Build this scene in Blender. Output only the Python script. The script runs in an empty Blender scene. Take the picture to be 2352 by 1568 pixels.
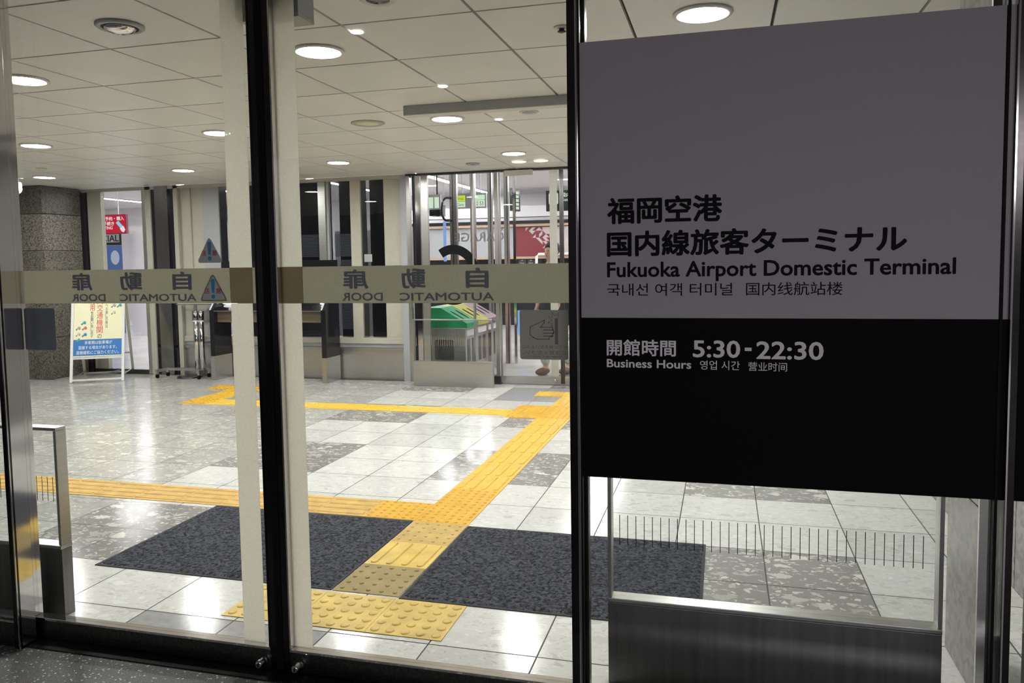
import bpy, bmesh, math, random
from mathutils import Vector, Matrix
S = bpy.context.scene
COL = S.collection
random.seed(7)
PI = math.pi

# ------------------------------------------------------------------ camera, world, exposure
cam = bpy.data.cameras.new('camera')
cam.sensor_fit = 'HORIZONTAL'; cam.sensor_width = 36.0
cam.lens = 36.0 * 1797.17505 / 2352.0
cam.shift_x = 0.0
cam.shift_y = (729.249 - 784.0) / 2352.0
cam.clip_start = 0.02; cam.clip_end = 200
co = bpy.data.objects.new('camera', cam); COL.objects.link(co)
# right, forward, up of the fitted view
Rt = Vector((0.9653, 0.2609, -0.0148)); Fw = Vector((-0.2612, 0.9628, -0.0695)); Up = Vector((-0.0039, 0.0709, 0.9975))
m = Matrix((Rt, Up, -Fw)).transposed().to_4x4()
m.translation = Vector((0, 0, 1.36))
co.matrix_world = m
S.camera = co
S.view_settings.view_transform = 'Standard'
S.view_settings.look = 'None'
S.view_settings.gamma = 1.0
S.view_settings.use_curve_mapping = False
S.view_settings.exposure = 0.0
S.cycles.use_denoising = True
S.cycles.max_bounces = 12
S.cycles.transparent_max_bounces = 40
S.cycles.glossy_bounces = 6
S.cycles.sample_clamp_indirect = 6.0
S.cycles.caustics_reflective = False
S.cycles.caustics_refractive = False
W = bpy.data.worlds.new('night_street'); S.world = W; W.use_nodes = True
W.node_tree.nodes['Background'].inputs[0].default_value = (0.95, 0.88, 1.0, 1)
W.node_tree.nodes['Background'].inputs[1].default_value = 0.13
# unseen area light added to brighten the sign, cut off above by the canopy
sl = bpy.data.lights.new('sign_fill_light', 'AREA'); sl.shape = 'RECTANGLE'; sl.size = 6.0; sl.size_y = 2.0; sl.energy = 320; sl.color = (1.0, .94, 1.0)
so = bpy.data.objects.new('sign_fill_light', sl); COL.objects.link(so); so.location = (3.0, -10.0, 3.4)
so.rotation_euler = (Vector((0, 12, -2.2))).to_track_quat('-Z', 'Z').to_euler()
LAMP = 228.0        # radiance of the ceiling downlights
HALL = 62.0         # radiance of the linear hall lights

# ------------------------------------------------------------------ materials
def newmat(name):
    mt = bpy.data.materials.new(name); mt.use_nodes = True
    nt = mt.node_tree; p = nt.nodes['Principled BSDF']
    return mt, nt, p
def mat(name, c, rough=.5, metal=0., spec=.5, noise=0., nscale=20., bump=0., bscale=60., aniso=None):
    mt, nt, p = newmat(name)
    p.inputs['Base Color'].default_value = (*c, 1)
    p.inputs['Roughness'].default_value = rough
    p.inputs['Metallic'].default_value = metal
    p.inputs['Specular IOR Level'].default_value = spec
    tc = nt.nodes.new('ShaderNodeTexCoord')
    if noise:
        n = nt.nodes.new('ShaderNodeTexNoise'); n.inputs['Scale'].default_value = nscale; n.inputs['Detail'].default_value = 5
        mp = nt.nodes.new('ShaderNodeMapping'); nt.links.new(tc.outputs['Object'], mp.inputs[0]); nt.links.new(mp.outputs[0], n.inputs['Vector'])
        if aniso: mp.inputs['Scale'].default_value = aniso
        r = nt.nodes.new('ShaderNodeMapRange'); r.inputs[1].default_value = .3; r.inputs[2].default_value = .7
        r.inputs[3].default_value = 1 - noise; r.inputs[4].default_value = 1 + noise
        mx = nt.nodes.new('ShaderNodeMix'); mx.data_type = 'RGBA'; mx.blend_type = 'MULTIPLY'; mx.inputs[0].default_value = 1
        nt.links.new(n.outputs[0], r.inputs[0]); mx.inputs[6].default_value = (*c, 1); nt.links.new(r.outputs[0], mx.inputs[7])
        nt.links.new(mx.outputs[2], p.inputs['Base Color'])
    if bump:
        n2 = nt.nodes.new('ShaderNodeTexNoise'); n2.inputs['Scale'].default_value = bscale; n2.inputs['Detail'].default_value = 3
        nt.links.new(tc.outputs['Object'], n2.inputs['Vector'])
        b = nt.nodes.new('ShaderNodeBump'); b.inputs['Strength'].default_value = bump; b.inputs['Distance'].default_value = .002
        nt.links.new(n2.outputs[0], b.inputs['Height']); nt.links.new(b.outputs[0], p.inputs['Normal'])
    return mt
def emis(name, c, s):
    mt = bpy.data.materials.new(name); mt.use_nodes = True; nt = mt.node_tree
    nt.nodes.remove(nt.nodes['Principled BSDF'])
    e = nt.nodes.new('ShaderNodeEmission'); e.inputs[0].default_value = (*c, 1); e.inputs[1].default_value = s
    nt.links.new(e.outputs[0], nt.nodes['Material Output'].inputs[0])
    return mt
def glassmat(name, tint=(.965, .975, .97), refl=1.0):
    mt = bpy.data.materials.new(name); mt.use_nodes = True; nt = mt.node_tree
    nt.nodes.remove(nt.nodes['Principled BSDF'])
    t = nt.nodes.new('ShaderNodeBsdfTransparent'); t.inputs[0].default_value = (*tint, 1)
    g = nt.nodes.new('ShaderNodeBsdfGlossy'); g.inputs['Roughness'].default_value = .01
    f = nt.nodes.new('ShaderNodeLayerWeight'); f.inputs[0].default_value = .5
    pw = nt.nodes.new('ShaderNodeMath'); pw.operation = 'POWER'; pw.inputs[1].default_value = 5.0
    nt.links.new(f.outputs['Facing'], pw.inputs[0])
    k = nt.nodes.new('ShaderNodeMapRange'); k.inputs[3].default_value = .035 * refl; k.inputs[4].default_value = refl
    mx = nt.nodes.new('ShaderNodeMixShader')
    nt.links.new(pw.outputs[0], k.inputs[0]); nt.links.new(k.outputs[0], mx.inputs[0])
    nt.links.new(t.outputs[0], mx.inputs[1]); nt.links.new(g.outputs[0], mx.inputs[2])
    nt.links.new(mx.outputs[0], nt.nodes['Material Output'].inputs[0])
    return mt
def filmmat(name, c, k, trans=0.0):
    # a milky film: mostly scatters the light that comes through it
    mt = bpy.data.materials.new(name); mt.use_nodes = True; nt = mt.node_tree
    nt.nodes.remove(nt.nodes['Principled BSDF'])
    a = nt.nodes.new('ShaderNodeBsdfTranslucent'); d = nt.nodes.new('ShaderNodeBsdfDiffuse')
    a.inputs[0].default_value = (*c, 1); d.inputs[0].default_value = (c[0] * .5, c[1] * .5, c[2] * .5, 1)
    n = nt.nodes.new('ShaderNodeTexNoise'); n.inputs['Scale'].default_value = 260; n.inputs['Detail'].default_value = 3
    tc = nt.nodes.new('ShaderNodeTexCoord'); nt.links.new(tc.outputs['Object'], n.inputs['Vector'])
    r = nt.nodes.new('ShaderNodeMapRange'); r.inputs[1].default_value = .3; r.inputs[2].default_value = .7
    r.inputs[3].default_value = .93; r.inputs[4].default_value = 1.07
    x = nt.nodes.new('ShaderNodeMix'); x.data_type = 'RGBA'; x.blend_type = 'MULTIPLY'; x.inputs[0].default_value = 1
    x.inputs[6].default_value = (*c, 1); nt.links.new(n.outputs[0], r.inputs[0]); nt.links.new(r.outputs[0], x.inputs[7]); nt.links.new(x.outputs[2], a.inputs[0])
    mx = nt.nodes.new('ShaderNodeMixShader'); mx.inputs[0].default_value = 1 - k
    nt.links.new(a.outputs[0], mx.inputs[1]); nt.links.new(d.outputs[0], mx.inputs[2])
    out = mx
    if trans:
        t = nt.nodes.new('ShaderNodeBsdfTransparent'); m2 = nt.nodes.new('ShaderNodeMixShader'); m2.inputs[0].default_value = trans
        nt.links.new(mx.outputs[0], m2.inputs[1]); nt.links.new(t.outputs[0], m2.inputs[2]); out = m2
    nt.links.new(out.outputs[0], nt.nodes['Material Output'].inputs[0])
    return mt
def terrazzo(name, base, light, darkc, thr=.55, scale=9., rough=.1, dirt=.5):
    # fragments of pale stone in a matrix, tone from the face attribute
    mt, nt, p = newmat(name)
    N = nt.nodes.new; L = nt.links.new
    tc = N('ShaderNodeTexCoord')
    n = N('ShaderNodeTexNoise'); n.inputs['Scale'].default_value = 16; n.inputs['Detail'].default_value = 4
    L(tc.outputs['Object'], n.inputs['Vector'])
    ad = N('ShaderNodeMix'); ad.data_type = 'VECTOR'; ad.inputs[0].default_value = .075
    L(tc.outputs['Object'], ad.inputs[4]); L(n.outputs['Color'], ad.inputs[5])
    mp = N('ShaderNodeMapping'); mp.inputs['Scale'].default_value = (.55, 1.0, 1.0); mp.inputs['Rotation'].default_value = (0, 0, .5)
    L(ad.outputs[1], mp.inputs[0])
    def chips(sc, th, edge):
        v = N('ShaderNodeTexVoronoi'); v.inputs['Scale'].default_value = sc; L(mp.outputs[0], v.inputs['Vector'])
        e = N('ShaderNodeTexVoronoi'); e.feature = 'DISTANCE_TO_EDGE'; e.inputs['Scale'].default_value = sc; L(mp.outputs[0], e.inputs['Vector'])
        sp = N('ShaderNodeSeparateColor'); L(v.outputs['Color'], sp.inputs[0])
        g = N('ShaderNodeMath'); g.operation = 'GREATER_THAN'; g.inputs[1].default_value = th; L(sp.outputs[0], g.inputs[0])
        h = N('ShaderNodeMapRange'); h.inputs[1].default_value = edge; h.inputs[2].default_value = edge + .06; L(e.outputs['Distance'], h.inputs[0])
        k = N('ShaderNodeMath'); k.operation = 'MULTIPLY'; L(g.outputs[0], k.inputs[0]); L(h.outputs[0], k.inputs[1])
        return k.outputs[0], sp.outputs[1]
    k1, r1 = chips(scale, thr, .12); k2, r2 = chips(scale * 3.2, thr - .1, .1)
    cm = N('ShaderNodeMix'); cm.data_type = 'RGBA'; cm.inputs[6].default_value = (*light, 1); cm.inputs[7].default_value = (*darkc, 1); L(r1, cm.inputs[0])
    cm2 = N('ShaderNodeMix'); cm2.data_type = 'RGBA'; cm2.inputs[6].default_value = (*light, 1); cm2.inputs[7].default_value = (*darkc, 1); L(r2, cm2.inputs[0])
    a = N('ShaderNodeMix'); a.data_type = 'RGBA'; a.inputs[6].default_value = (*base, 1); L(k2, a.inputs[0]); L(cm2.outputs[2], a.inputs[7])
    b = N('ShaderNodeMix'); b.data_type = 'RGBA'; L(k1, b.inputs[0]); L(a.outputs[2], b.inputs[6]); L(cm.outputs[2], b.inputs[7])
    # scuffs
    m2 = N('ShaderNodeMapping'); m2.inputs['Scale'].default_value = (1.0, .35, 1); m2.inputs['Rotation'].default_value = (0, 0, -.6); L(tc.outputs['Object'], m2.inputs[0])
    s = N('ShaderNodeTexNoise'); s.inputs['Scale'].default_value = 22; s.inputs['Detail'].default_value = 6; s.inputs['Roughness'].default_value = .65; L(m2.outputs[0], s.inputs['Vector'])
    sr = N('ShaderNodeMapRange'); sr.inputs[1].default_value = .66; sr.inputs[2].default_value = .72; sr.inputs[3].default_value = 1; sr.inputs[4].default_value = 1 - dirt; L(s.outputs[0], sr.inputs[0])
    at = N('ShaderNodeAttribute'); at.attribute_name = 'tone'
    t1 = N('ShaderNodeMix'); t1.data_type = 'RGBA'; t1.blend_type = 'MULTIPLY'; t1.inputs[0].default_value = 1; L(b.outputs[2], t1.inputs[6]); L(sr.outputs[0], t1.inputs[7])
    t2 = N('ShaderNodeMix'); t2.data_type = 'RGBA'; t2.blend_type = 'MULTIPLY'; t2.inputs[0].default_value = 1; L(t1.outputs[2], t2.inputs[6]); L(at.outputs['Color'], t2.inputs[7])
    L(t2.outputs[2], p.inputs['Base Color'])
    bn = N('ShaderNodeTexNoise'); bn.inputs['Scale'].default_value = 130; bn.inputs['Detail'].default_value = 2; L(tc.outputs['Object'], bn.inputs['Vector'])
    bp = N('ShaderNodeBump'); bp.inputs['Strength'].default_value = .22; bp.inputs['Distance'].default_value = .001; L(bn.outputs[0], bp.inputs['Height']); L(bp.outputs[0], p.inputs['Normal'])
    p.inputs['Roughness'].default_value = rough
    p.inputs['Specular IOR Level'].default_value = .5
    return mt
def granite(name, c1, c2, scale=70, rough=.35, spec=.4):
    mt, nt, p = newmat(name); N = nt.nodes.new; L = nt.links.new
    tc = N('ShaderNodeTexCoord')
    v = N('ShaderNodeTexVoronoi'); v.inputs['Scale'].default_value = scale; L(tc.outputs['Object'], v.inputs['Vector'])
    n = N('ShaderNodeTexNoise'); n.inputs['Scale'].default_value = scale * .5; n.inputs['Detail'].default_value = 4; L(tc.outputs['Object'], n.inputs['Vector'])
    sp = N('ShaderNodeSeparateColor'); L(v.outputs['Color'], sp.inputs[0])
    ad = N('ShaderNodeMath'); ad.operation = 'ADD'; L(sp.outputs[0], ad.inputs[0]); L(n.outputs[0], ad.inputs[1])
    r = N('ShaderNodeMapRange'); r.inputs[1].default_value = .5; r.inputs[2].default_value = 1.3; L(ad.outputs[0], r.inputs[0])
    mx = N('ShaderNodeMix'); mx.data_type = 'RGBA'; mx.inputs[6].default_value = (*c1, 1); mx.inputs[7].default_value = (*c2, 1); L(r.outputs[0], mx.inputs[0])
    at = N('ShaderNodeAttribute'); at.attribute_name = 'tone'
    t2 = N('ShaderNodeMix'); t2.data_type = 'RGBA'; t2.blend_type = 'MULTIPLY'; t2.inputs[0].default_value = 1; L(mx.outputs[2], t2.inputs[6]); L(at.outputs['Color'], t2.inputs[7])
    L(t2.outputs[2], p.inputs['Base Color'])
    p.inputs['Roughness'].default_value = rough; p.inputs['Specular IOR Level'].default_value = spec
    return mt
def asphalt(name):
    mt, nt, p = newmat(name); N = nt.nodes.new; L = nt.links.new
    tc = N('ShaderNodeTexCoord')
    v = N('ShaderNodeTexVoronoi'); v.inputs['Scale'].default_value = 120; L(tc.outputs['Object'], v.inputs['Vector'])
    sp = N('ShaderNodeSeparateColor'); L(v.outputs['Color'], sp.inputs[0])
    g = N('ShaderNodeMapRange'); g.inputs[1].default_value = .84; g.inputs[2].default_value = .90; L(sp.outputs[0], g.inputs[0])
    d = N('ShaderNodeMapRange'); d.inputs[1].default_value = .5; d.inputs[2].default_value = .35; L(v.outputs['Distance'], d.inputs[0])
    k = N('ShaderNodeMath'); k.operation = 'MULTIPLY'; L(g.outputs[0], k.inputs[0]); L(d.outputs[0], k.inputs[1])
    n = N('ShaderNodeTexNoise'); n.inputs['Scale'].default_value = 220; n.inputs['Detail'].default_value = 4; L(tc.outputs['Object'], n.inputs['Vector'])
    b = N('ShaderNodeMapRange'); b.inputs[1].default_value = .35; b.inputs[2].default_value = .7; L(n.outputs[0], b.inputs[0])
    m1 = N('ShaderNodeMix'); m1.data_type = 'RGBA'; m1.inputs[6].default_value = (.045, .045, .045, 1); m1.inputs[7].default_value = (.19, .19, .18, 1); L(b.outputs[0], m1.inputs[0])
    m2_ = N('ShaderNodeMix'); m2_.data_type = 'RGBA'; m2_.inputs[7].default_value = (.62, .62, .58, 1); L(k.outputs[0], m2_.inputs[0]); L(m1.outputs[2], m2_.inputs[6])
    L(m2_.outputs[2], p.inputs['Base Color']); p.inputs['Roughness'].default_value = .55
    bp = N('ShaderNodeBump'); bp.inputs['Strength'].default_value = .3; bp.inputs['Distance'].default_value = .002; L(n.outputs[0], bp.inputs['Height']); L(bp.outputs[0], p.inputs['Normal'])
    return mt
def matpile(name):
    mt, nt, p = newmat(name); N = nt.nodes.new; L = nt.links.new
    tc = N('ShaderNodeTexCoord'); mp = N('ShaderNodeMapping'); mp.inputs['Rotation'].default_value = (0, 0, .78); mp.inputs['Scale'].default_value = (1, 1, 1)
    L(tc.outputs['Object'], mp.inputs[0])
    v = N('ShaderNodeTexVoronoi'); v.inputs['Scale'].default_value = 75; v.inputs['Randomness'].default_value = .45; L(mp.outputs[0], v.inputs['Vector'])
    n = N('ShaderNodeTexNoise'); n.inputs['Scale'].default_value = 260; n.inputs['Detail'].default_value = 4; L(tc.outputs['Object'], n.inputs['Vector'])
    sp = N('ShaderNodeSeparateColor'); L(v.outputs['Color'], sp.inputs[0])
    a = N('ShaderNodeMath'); a.operation = 'MULTIPLY_ADD'; a.inputs[1].default_value = .45; L(sp.outputs[0], a.inputs[0]); L(n.outputs[0], a.inputs[2])
    r = N('ShaderNodeMapRange'); r.inputs[1].default_value = .45; r.inputs[2].default_value = 1.0; L(a.outputs[0], r.inputs[0])
    mx = N('ShaderNodeMix'); mx.data_type = 'RGBA'; mx.inputs[6].default_value = (.010, .011, .015, 1); mx.inputs[7].default_value = (.125, .13, .155, 1); L(r.outputs[0], mx.inputs[0])
    L(mx.outputs[2], p.inputs['Base Color']); p.inputs['Roughness'].default_value = .95; p.inputs['Specular IOR Level'].default_value = .1
    hh = N('ShaderNodeMath'); hh.operation = 'SUBTRACT'; L(n.outputs[0], hh.inputs[0]); L(v.outputs['Distance'], hh.inputs[1])
    bp = N('ShaderNodeBump'); bp.inputs['Strength'].default_value = .9; bp.inputs['Distance'].default_value = .008; L(hh.outputs[0], bp.inputs['Height']); L(bp.outputs[0], p.inputs['Normal'])
    return mt
M = {}
M['glass'] = glassmat('clear_glass')
M['glass_far'] = glassmat('far_glass', (.95, .965, .955), .8)
M['steel'] = mat('brushed_stainless', (.58, .575, .55), .3, 1., noise=.08, nscale=3, aniso=(1, 1, 60))
M['steel_h'] = mat('brushed_stainless_panel', (.60, .595, .57), .34, 1., noise=.1, nscale=4, aniso=(2, 2, 90))
M['steel_shade'] = mat('brushed_stainless_shaded', (.20, .198, .19), .42, 1., noise=.18, nscale=4, aniso=(9, 9, .4))  # darker copy for the near guards, the dim exterior put into its colour
M['chrome'] = mat('polished_chrome', (.72, .70, .70), .08, 1.)
M['darkframe'] = mat('dark_polished_frame', (.055, .052, .05), .16, 1., noise=.12, nscale=60)
M['black'] = mat('black_gasket', (.003, .003, .003), .6, spec=.15)
M['blackgloss'] = mat('black_gloss_panel', (.008, .008, .009), .12)
M['rail_dark'] = mat('dark_door_rail', (.10, .098, .095), .3, 1., noise=.35, nscale=120)
M['film'] = filmmat('frosted_white_film', (.82, .81, .75), .85, .04)
M['band'] = filmmat('grey_film_band', (.47, .465, .395), .8)
M['patch'] = filmmat('double_film_patch', (.30, .265, .19), .8)
M['bandtxt'] = mat('grey_film_letters', (.20, .215, .235), .6)
M['sticker'] = mat('grey_sticker_back', (.58, .56, .46), .6)
M['stickerline'] = mat('sticker_dark_line', (.22, .21, .18), .6)
M['stickershade'] = mat('sticker_back_shaded', (.20, .215, .24), .6)  # same kind of sticker as the other leaf's, its unlit look painted in
M['tri'] = mat('triangle_sticker_grey', (.60, .62, .60), .6)
M['tri_edge'] = filmmat('triangle_sticker_pale', (.6, .58, .5), .8)
M['tri_blue'] = mat('triangle_sticker_blue', (.02, .32, .52), .6)
M['tri_red'] = mat('triangle_sticker_red', (.55, .06, .10), .6)
M['sign_grey'] = mat('sign_grey_film', (.41, .385, .415), .55)
M['sign_black'] = mat('sign_black_film', (.003, .003, .003), .6, spec=.08)
M['ink'] = mat('sign_black_ink', (.006, .005, .007), .6, spec=.1)
M['inkgrey'] = mat('sign_grey_ink', (.88, .85, .88), .5)
M['ter_light'] = terrazzo('pale_terrazzo', (.71, .71, .67), (.82, .82, .78), (.57, .565, .53), .5, 24., .13, .35)
M['ter_dark'] = terrazzo('grey_terrazzo', (.30, .29, .275), (.74, .72, .65), (.42, .40, .37), .70, 17., .13, .3)
M['ter_mid'] = terrazzo('mid_terrazzo', (.48, .47, .445), (.76, .74, .67), (.40, .39, .36), .55, 20., .13, .3)
M['ter_plain'] = mat('plain_grey_tile', (.36, .36, .36), .13, noise=.1, nscale=30, bump=.11, bscale=130)
M['grout'] = mat('tile_joint', (.07, .066, .06), .8)
M['asphalt'] = asphalt('dark_speckled_paving')
M['ceil'] = mat('satin_ceiling_panel', (.93, .92, .87), .36, 0., .6, noise=.03, nscale=3)
M['ceil_gap'] = mat('ceiling_joint', (.03, .028, .026), .8)
M['granite'] = granite('column_granite', (.03, .027, .022), (.24, .22, .18), 90, .3)
M['stone'] = granite('wall_stone', (.13, .125, .115), (.22, .215, .20), 40, .25)
M['matpile'] = matpile('entrance_mat_pile')
M['rubber'] = mat('mat_rubber_edge', (.012, .012, .014), .7)
M['yel'] = mat('tactile_yellow', (.72, .44, .035), .38, noise=.12, nscale=14, bump=.1, bscale=90)
M['yel2'] = mat('tactile_deep_yellow', (.66, .37, .012), .36, noise=.1, nscale=14)
M['yel3'] = mat('tactile_worn_ochre', (.55, .35, .09), .6, noise=.18, nscale=12)
M['brown'] = mat('tactile_worn_brown', (.31, .23, .085), .65, noise=.15, nscale=10)
M['tan'] = mat('tactile_tan', (.50, .34, .09), .6, noise=.15, nscale=12)
M['pale'] = mat('tactile_pale_yellow', (.66, .46, .09), .38, noise=.2, nscale=9, bump=.15, bscale=60)
M['white'] = mat('white_plastic', (.75, .74, .70), .45)
M['cream'] = mat('cream_panel', (.42, .41, .34), .45, noise=.03)
M['greycol'] = mat('blue_grey_panel', (.36, .37, .38), .4)
M['hallwhite'] = mat('hall_white_wall', (.80, .78, .80), .6)
M['hallfloor'] = mat('hall_floor', (.62, .60, .58), .16, noise=.12, nscale=2.2)
M['lamp'] = emis('downlight_glow', (1.0, .995, .97), LAMP)
M['lampweak'] = emis('small_lamp_glow', (1.0, .97, .88), 5.0)
M['emer'] = emis('emergency_light_glow', (1.0, .96, .72), 1.4)
M['hallamp'] = emis('linear_light_glow', (1.0, .97, 1.0), HALL)
M['dark'] = mat('dark_void', (.012, .012, .013), .25)
M['shutter'] = mat('perforated_shutter', (.50, .53, .68), .5)
M['smoked'] = glassmat('smoked_glass', (.55, .56, .56), .9)
M['green'] = mat('bin_green', (.02, .36, .15), .35)
M['binyel'] = mat('bin_yellow', (.55, .52, .09), .35)
M['binpur'] = mat('bin_mauve', (.42, .30, .38), .35)
M['skin'] = mat('skin', (.55, .36, .26), .5)
M['hair'] = mat('dark_hair', (.012, .01, .009), .5)
M['jacket'] = mat('charcoal_jacket', (.02, .021, .024), .8)
M['trouser'] = mat('pale_blue_trousers', (.42, .50, .50), .8)
M['shoe'] = mat('brown_shoe', (.12, .06, .03), .5)
M['paperY'] = mat('poster_cream', (.80, .78, .52), .5)
M['paperB'] = mat('poster_blue', (.015, .16, .45), .5)
M['posterred'] = mat('poster_red', (.68, .05, .06), .5)
M['postertxt'] = mat('poster_dark', (.08, .08, .09), .5)
M['posterwhite'] = mat('poster_white', (.85, .85, .85), .5)
M['signred'] = emis('lit_red_sign', (.62, .012, .04), 1.0)
M['signwhite'] = emis('lit_white', (.92, .9, .95), 1.0)
M['signcyan'] = emis('lit_cyan', (.3, .75, .95), 1.0)
M['signyellow'] = emis('lit_yellow', (.72, .85, .05), 1.0)
M['signpale'] = emis('lit_pale_green', (.78, .95, .74), 1.0)
M['signgreen'] = emis('lit_green', (.08, .72, .42), 1.0)
M['signblue'] = emis('lit_blue', (.10, .42, .85), 1.0)
M['lightblue'] = emis('lit_light_blue', (.28, .45, .90), 1.0)
M['posterblue'] = emis('lit_blue_poster', (.08, .13, .33), 1.0)
M['posterglow'] = emis('lit_pale_poster', (.42, .46, .58), 1.0)
M['pink'] = emis('lit_pink_bar', (.85, .12, .30), 1.0)
M['shopred'] = mat('shop_red', (.20, .022, .032), .5)
M['shopwhite'] = mat('shop_white', (.52, .46, .46), .5)
M['gold'] = mat('gold_trim', (.45, .33, .22), .4)
M['redpost'] = mat('red_post', (.7, .06, .05), .4)

# ------------------------------------------------------------------ mesh helpers
class MB:
    def __init__(s): s.bm = bmesh.new()
    def box(s, x0, x1, y0, y1, z0, z1, bev=0., mi=0):
        b = bmesh.new()
        vs = [b.verts.new((x, y, z)) for x in (x0, x1) for y in (y0, y1) for z in (z0, z1)]
        for f in ((0, 1, 3, 2), (4, 6, 7, 5), (0, 4, 5, 1), (2, 3, 7, 6), (0, 2, 6, 4), (1, 5, 7, 3)): b.faces.new([vs[i] for i in f])
        if bev: bmesh.ops.bevel(b, geom=b.edges[:], offset=bev, segments=2, profile=.7, affect='EDGES')
        s.merge(b, mi); return s
    def merge(s, b, mi=0):
        mp = {}
        for v in b.verts: mp[v] = s.bm.verts.new(v.co)
        for f in b.faces:
            try: nf = s.bm.faces.new([mp[v] for v in f.verts]); nf.material_index = mi; nf.smooth = f.smooth
            except ValueError: pass
        b.free()
    def quad(s, pts, mi=0, tone=None):
        f = s.bm.faces.new([s.bm.verts.new(p) for p in pts]); f.material_index = mi
        if tone is not None:
            l = s.bm.loops.layers.color.get('tone') or s.bm.loops.layers.color.new('tone')
            for lp in f.loops: lp[l] = (tone, tone, tone, 1)
        return f
    def prism(s, pts, d, mi=0):
        d = Vector(d); pts = [Vector(p) for p in pts]
        a = [s.bm.verts.new(p) for p in pts]; b = [s.bm.verts.new(p + d) for p in pts]
        n = len(a)
        s.bm.faces.new(a).material_index = mi; s.bm.faces.new(b[::-1]).material_index = mi
        for i in range(n): s.bm.faces.new((a[i], b[i], b[(i + 1) % n], a[(i + 1) % n])).material_index = mi
        return s
    def lathe(s, prof, c=(0, 0, 0), seg=32, axis='z'):
        rings = []
        for r, h in prof:
            ring = []
            for i in range(seg):
                a = 2 * PI * i / seg
                p = (r * math.cos(a), r * math.sin(a), h)
                if axis == 'y': p = (p[0], p[2], p[1])
                if axis == 'x': p = (p[2], p[0], p[1])
                ring.append(s.bm.verts.new((p[0] + c[0], p[1] + c[1], p[2] + c[2])))
            rings.append(ring)
        for A, B in zip(rings, rings[1:]):
            for i in range(seg):
                f = s.bm.faces.new((A[i], A[(i + 1) % seg], B[(i + 1) % seg], B[i])); f.smooth = True
        if prof[0][0] > 1e-5: s.bm.faces.new(rings[0][::-1])
        if prof[-1][0] > 1e-5: s.bm.faces.new(rings[-1])
        return s
    def cyl(s, c, r, h, seg=24, axis='z'): return s.lathe([(r, 0), (r, h)], c, seg, axis)
    def tube(s, pts, r, seg=10, closed=False):
        pts = [Vector(p) for p in pts]; n = len(pts); rings = []
        rr = r if isinstance(r, (list, tuple)) else [r] * n
        for i, p in enumerate(pts):
            if closed: t = (pts[(i + 1) % n] - pts[i - 1])
            else: t = pts[min(i + 1, n - 1)] - pts[max(i - 1, 0)]
            t.normalize(); u = t.orthogonal().normalized() if abs(t.z) > .9 else t.cross(Vector((0, 0, 1))).normalized(); w = t.cross(u)
            rings.append([s.bm.verts.new(p + u * rr[i] * math.cos(2 * PI * k / seg) + w * rr[i] * math.sin(2 * PI * k / seg)) for k in range(seg)])
        for i in range(n if closed else n - 1):
            A, B = rings[i], rings[(i + 1) % n]
            for k in range(seg):
                f = s.bm.faces.new((A[k], A[(k + 1) % seg], B[(k + 1) % seg], B[k])); f.smooth = True
        if not closed:
            s.bm.faces.new(rings[0][::-1]); s.bm.faces.new(rings[-1])
        return s
    def sphere(s, c, r, sc=(1, 1, 1), seg=16):
        b = bmesh.new(); bmesh.ops.create_uvsphere(b, u_segments=seg, v_segments=seg // 2 + 2, radius=r)
        for v in b.verts: v.co = Vector((v.co.x * sc[0] + c[0], v.co.y * sc[1] + c[1], v.co.z * sc[2] + c[2]))
        for f in b.faces: f.smooth = True
        s.merge(b); return s
    def bar(s, p, q, w, d=None):
        # rectangular bar between two points
        p, q = Vector(p), Vector(q); t = (q - p).normalized(); d = d or w
        u = t.cross(Vector((0, 0, 1)));
        u = Vector((1, 0, 0)) if u.length < 1e-3 else u.normalized()
        v = t.cross(u)
        a = [p + u * (w / 2) * i + v * (d / 2) * j for i, j in ((-1, -1), (1, -1), (1, 1), (-1, 1))]
        return s.prism(a, q - p)
    def text(s, body, x0, x1, z0, z1, y, bold=0., mirror=False, base=None, depth=0.):
        """Lettering on a wall plane: ink from x0 to x1; the ink bottom (or the baseline, if base) at z0 and its top at z1."""
        b = text_bm(body, 0)
        if bold:      # heavier weight: the same glyphs struck round a small circle
            src = b; b = bmesh.new()
            for k in range(7):
                dx, dy = (bold * math.cos(k * PI / 3), bold * math.sin(k * PI / 3)) if k < 6 else (0, 0)
                mp = {v: b.verts.new((v.co.x + dx, v.co.y + dy, k)) for v in src.verts}
                for f in src.faces: b.faces.new([mp[v] for v in f.verts])
            src.free()
        xs = [v.co.x for v in b.verts]; ys = [v.co.y for v in b.verts]
        X0, X1, Y0, Y1 = min(xs), max(xs), min(ys), max(ys)
        if base: Y0 = 0
        for v in b.verts:
            u = (v.co.x - X0) / (X1 - X0); w = (v.co.y - Y0) / (Y1 - Y0)
            if mirror: u = 1 - u
            v.co = Vector((x0 + u * (x1 - x0), y + v.co.z * 4e-5, z0 + w * (z1 - z0)))
        s.merge(b); return s
    def build(s, name, mt, parent=None, local=False, smooth=None):
        me = bpy.data.meshes.new(name)
        if parent is not None and not local:
            off = parent.matrix_basis.translation.copy(); q = parent.parent
            while q: off += q.matrix_basis.translation; q = q.parent
            for v in s.bm.verts: v.co -= off
        bmesh.ops.recalc_face_normals(s.bm, faces=s.bm.faces[:])
        s.bm.to_mesh(me); s.bm.free()
        for k in (mt if isinstance(mt, (list, tuple)) else [mt]): me.materials.append(k)
        o = bpy.data.objects.new(name, me); COL.objects.link(o)
        if parent is not None: o.parent = parent
        return o
_txt = {}
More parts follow.
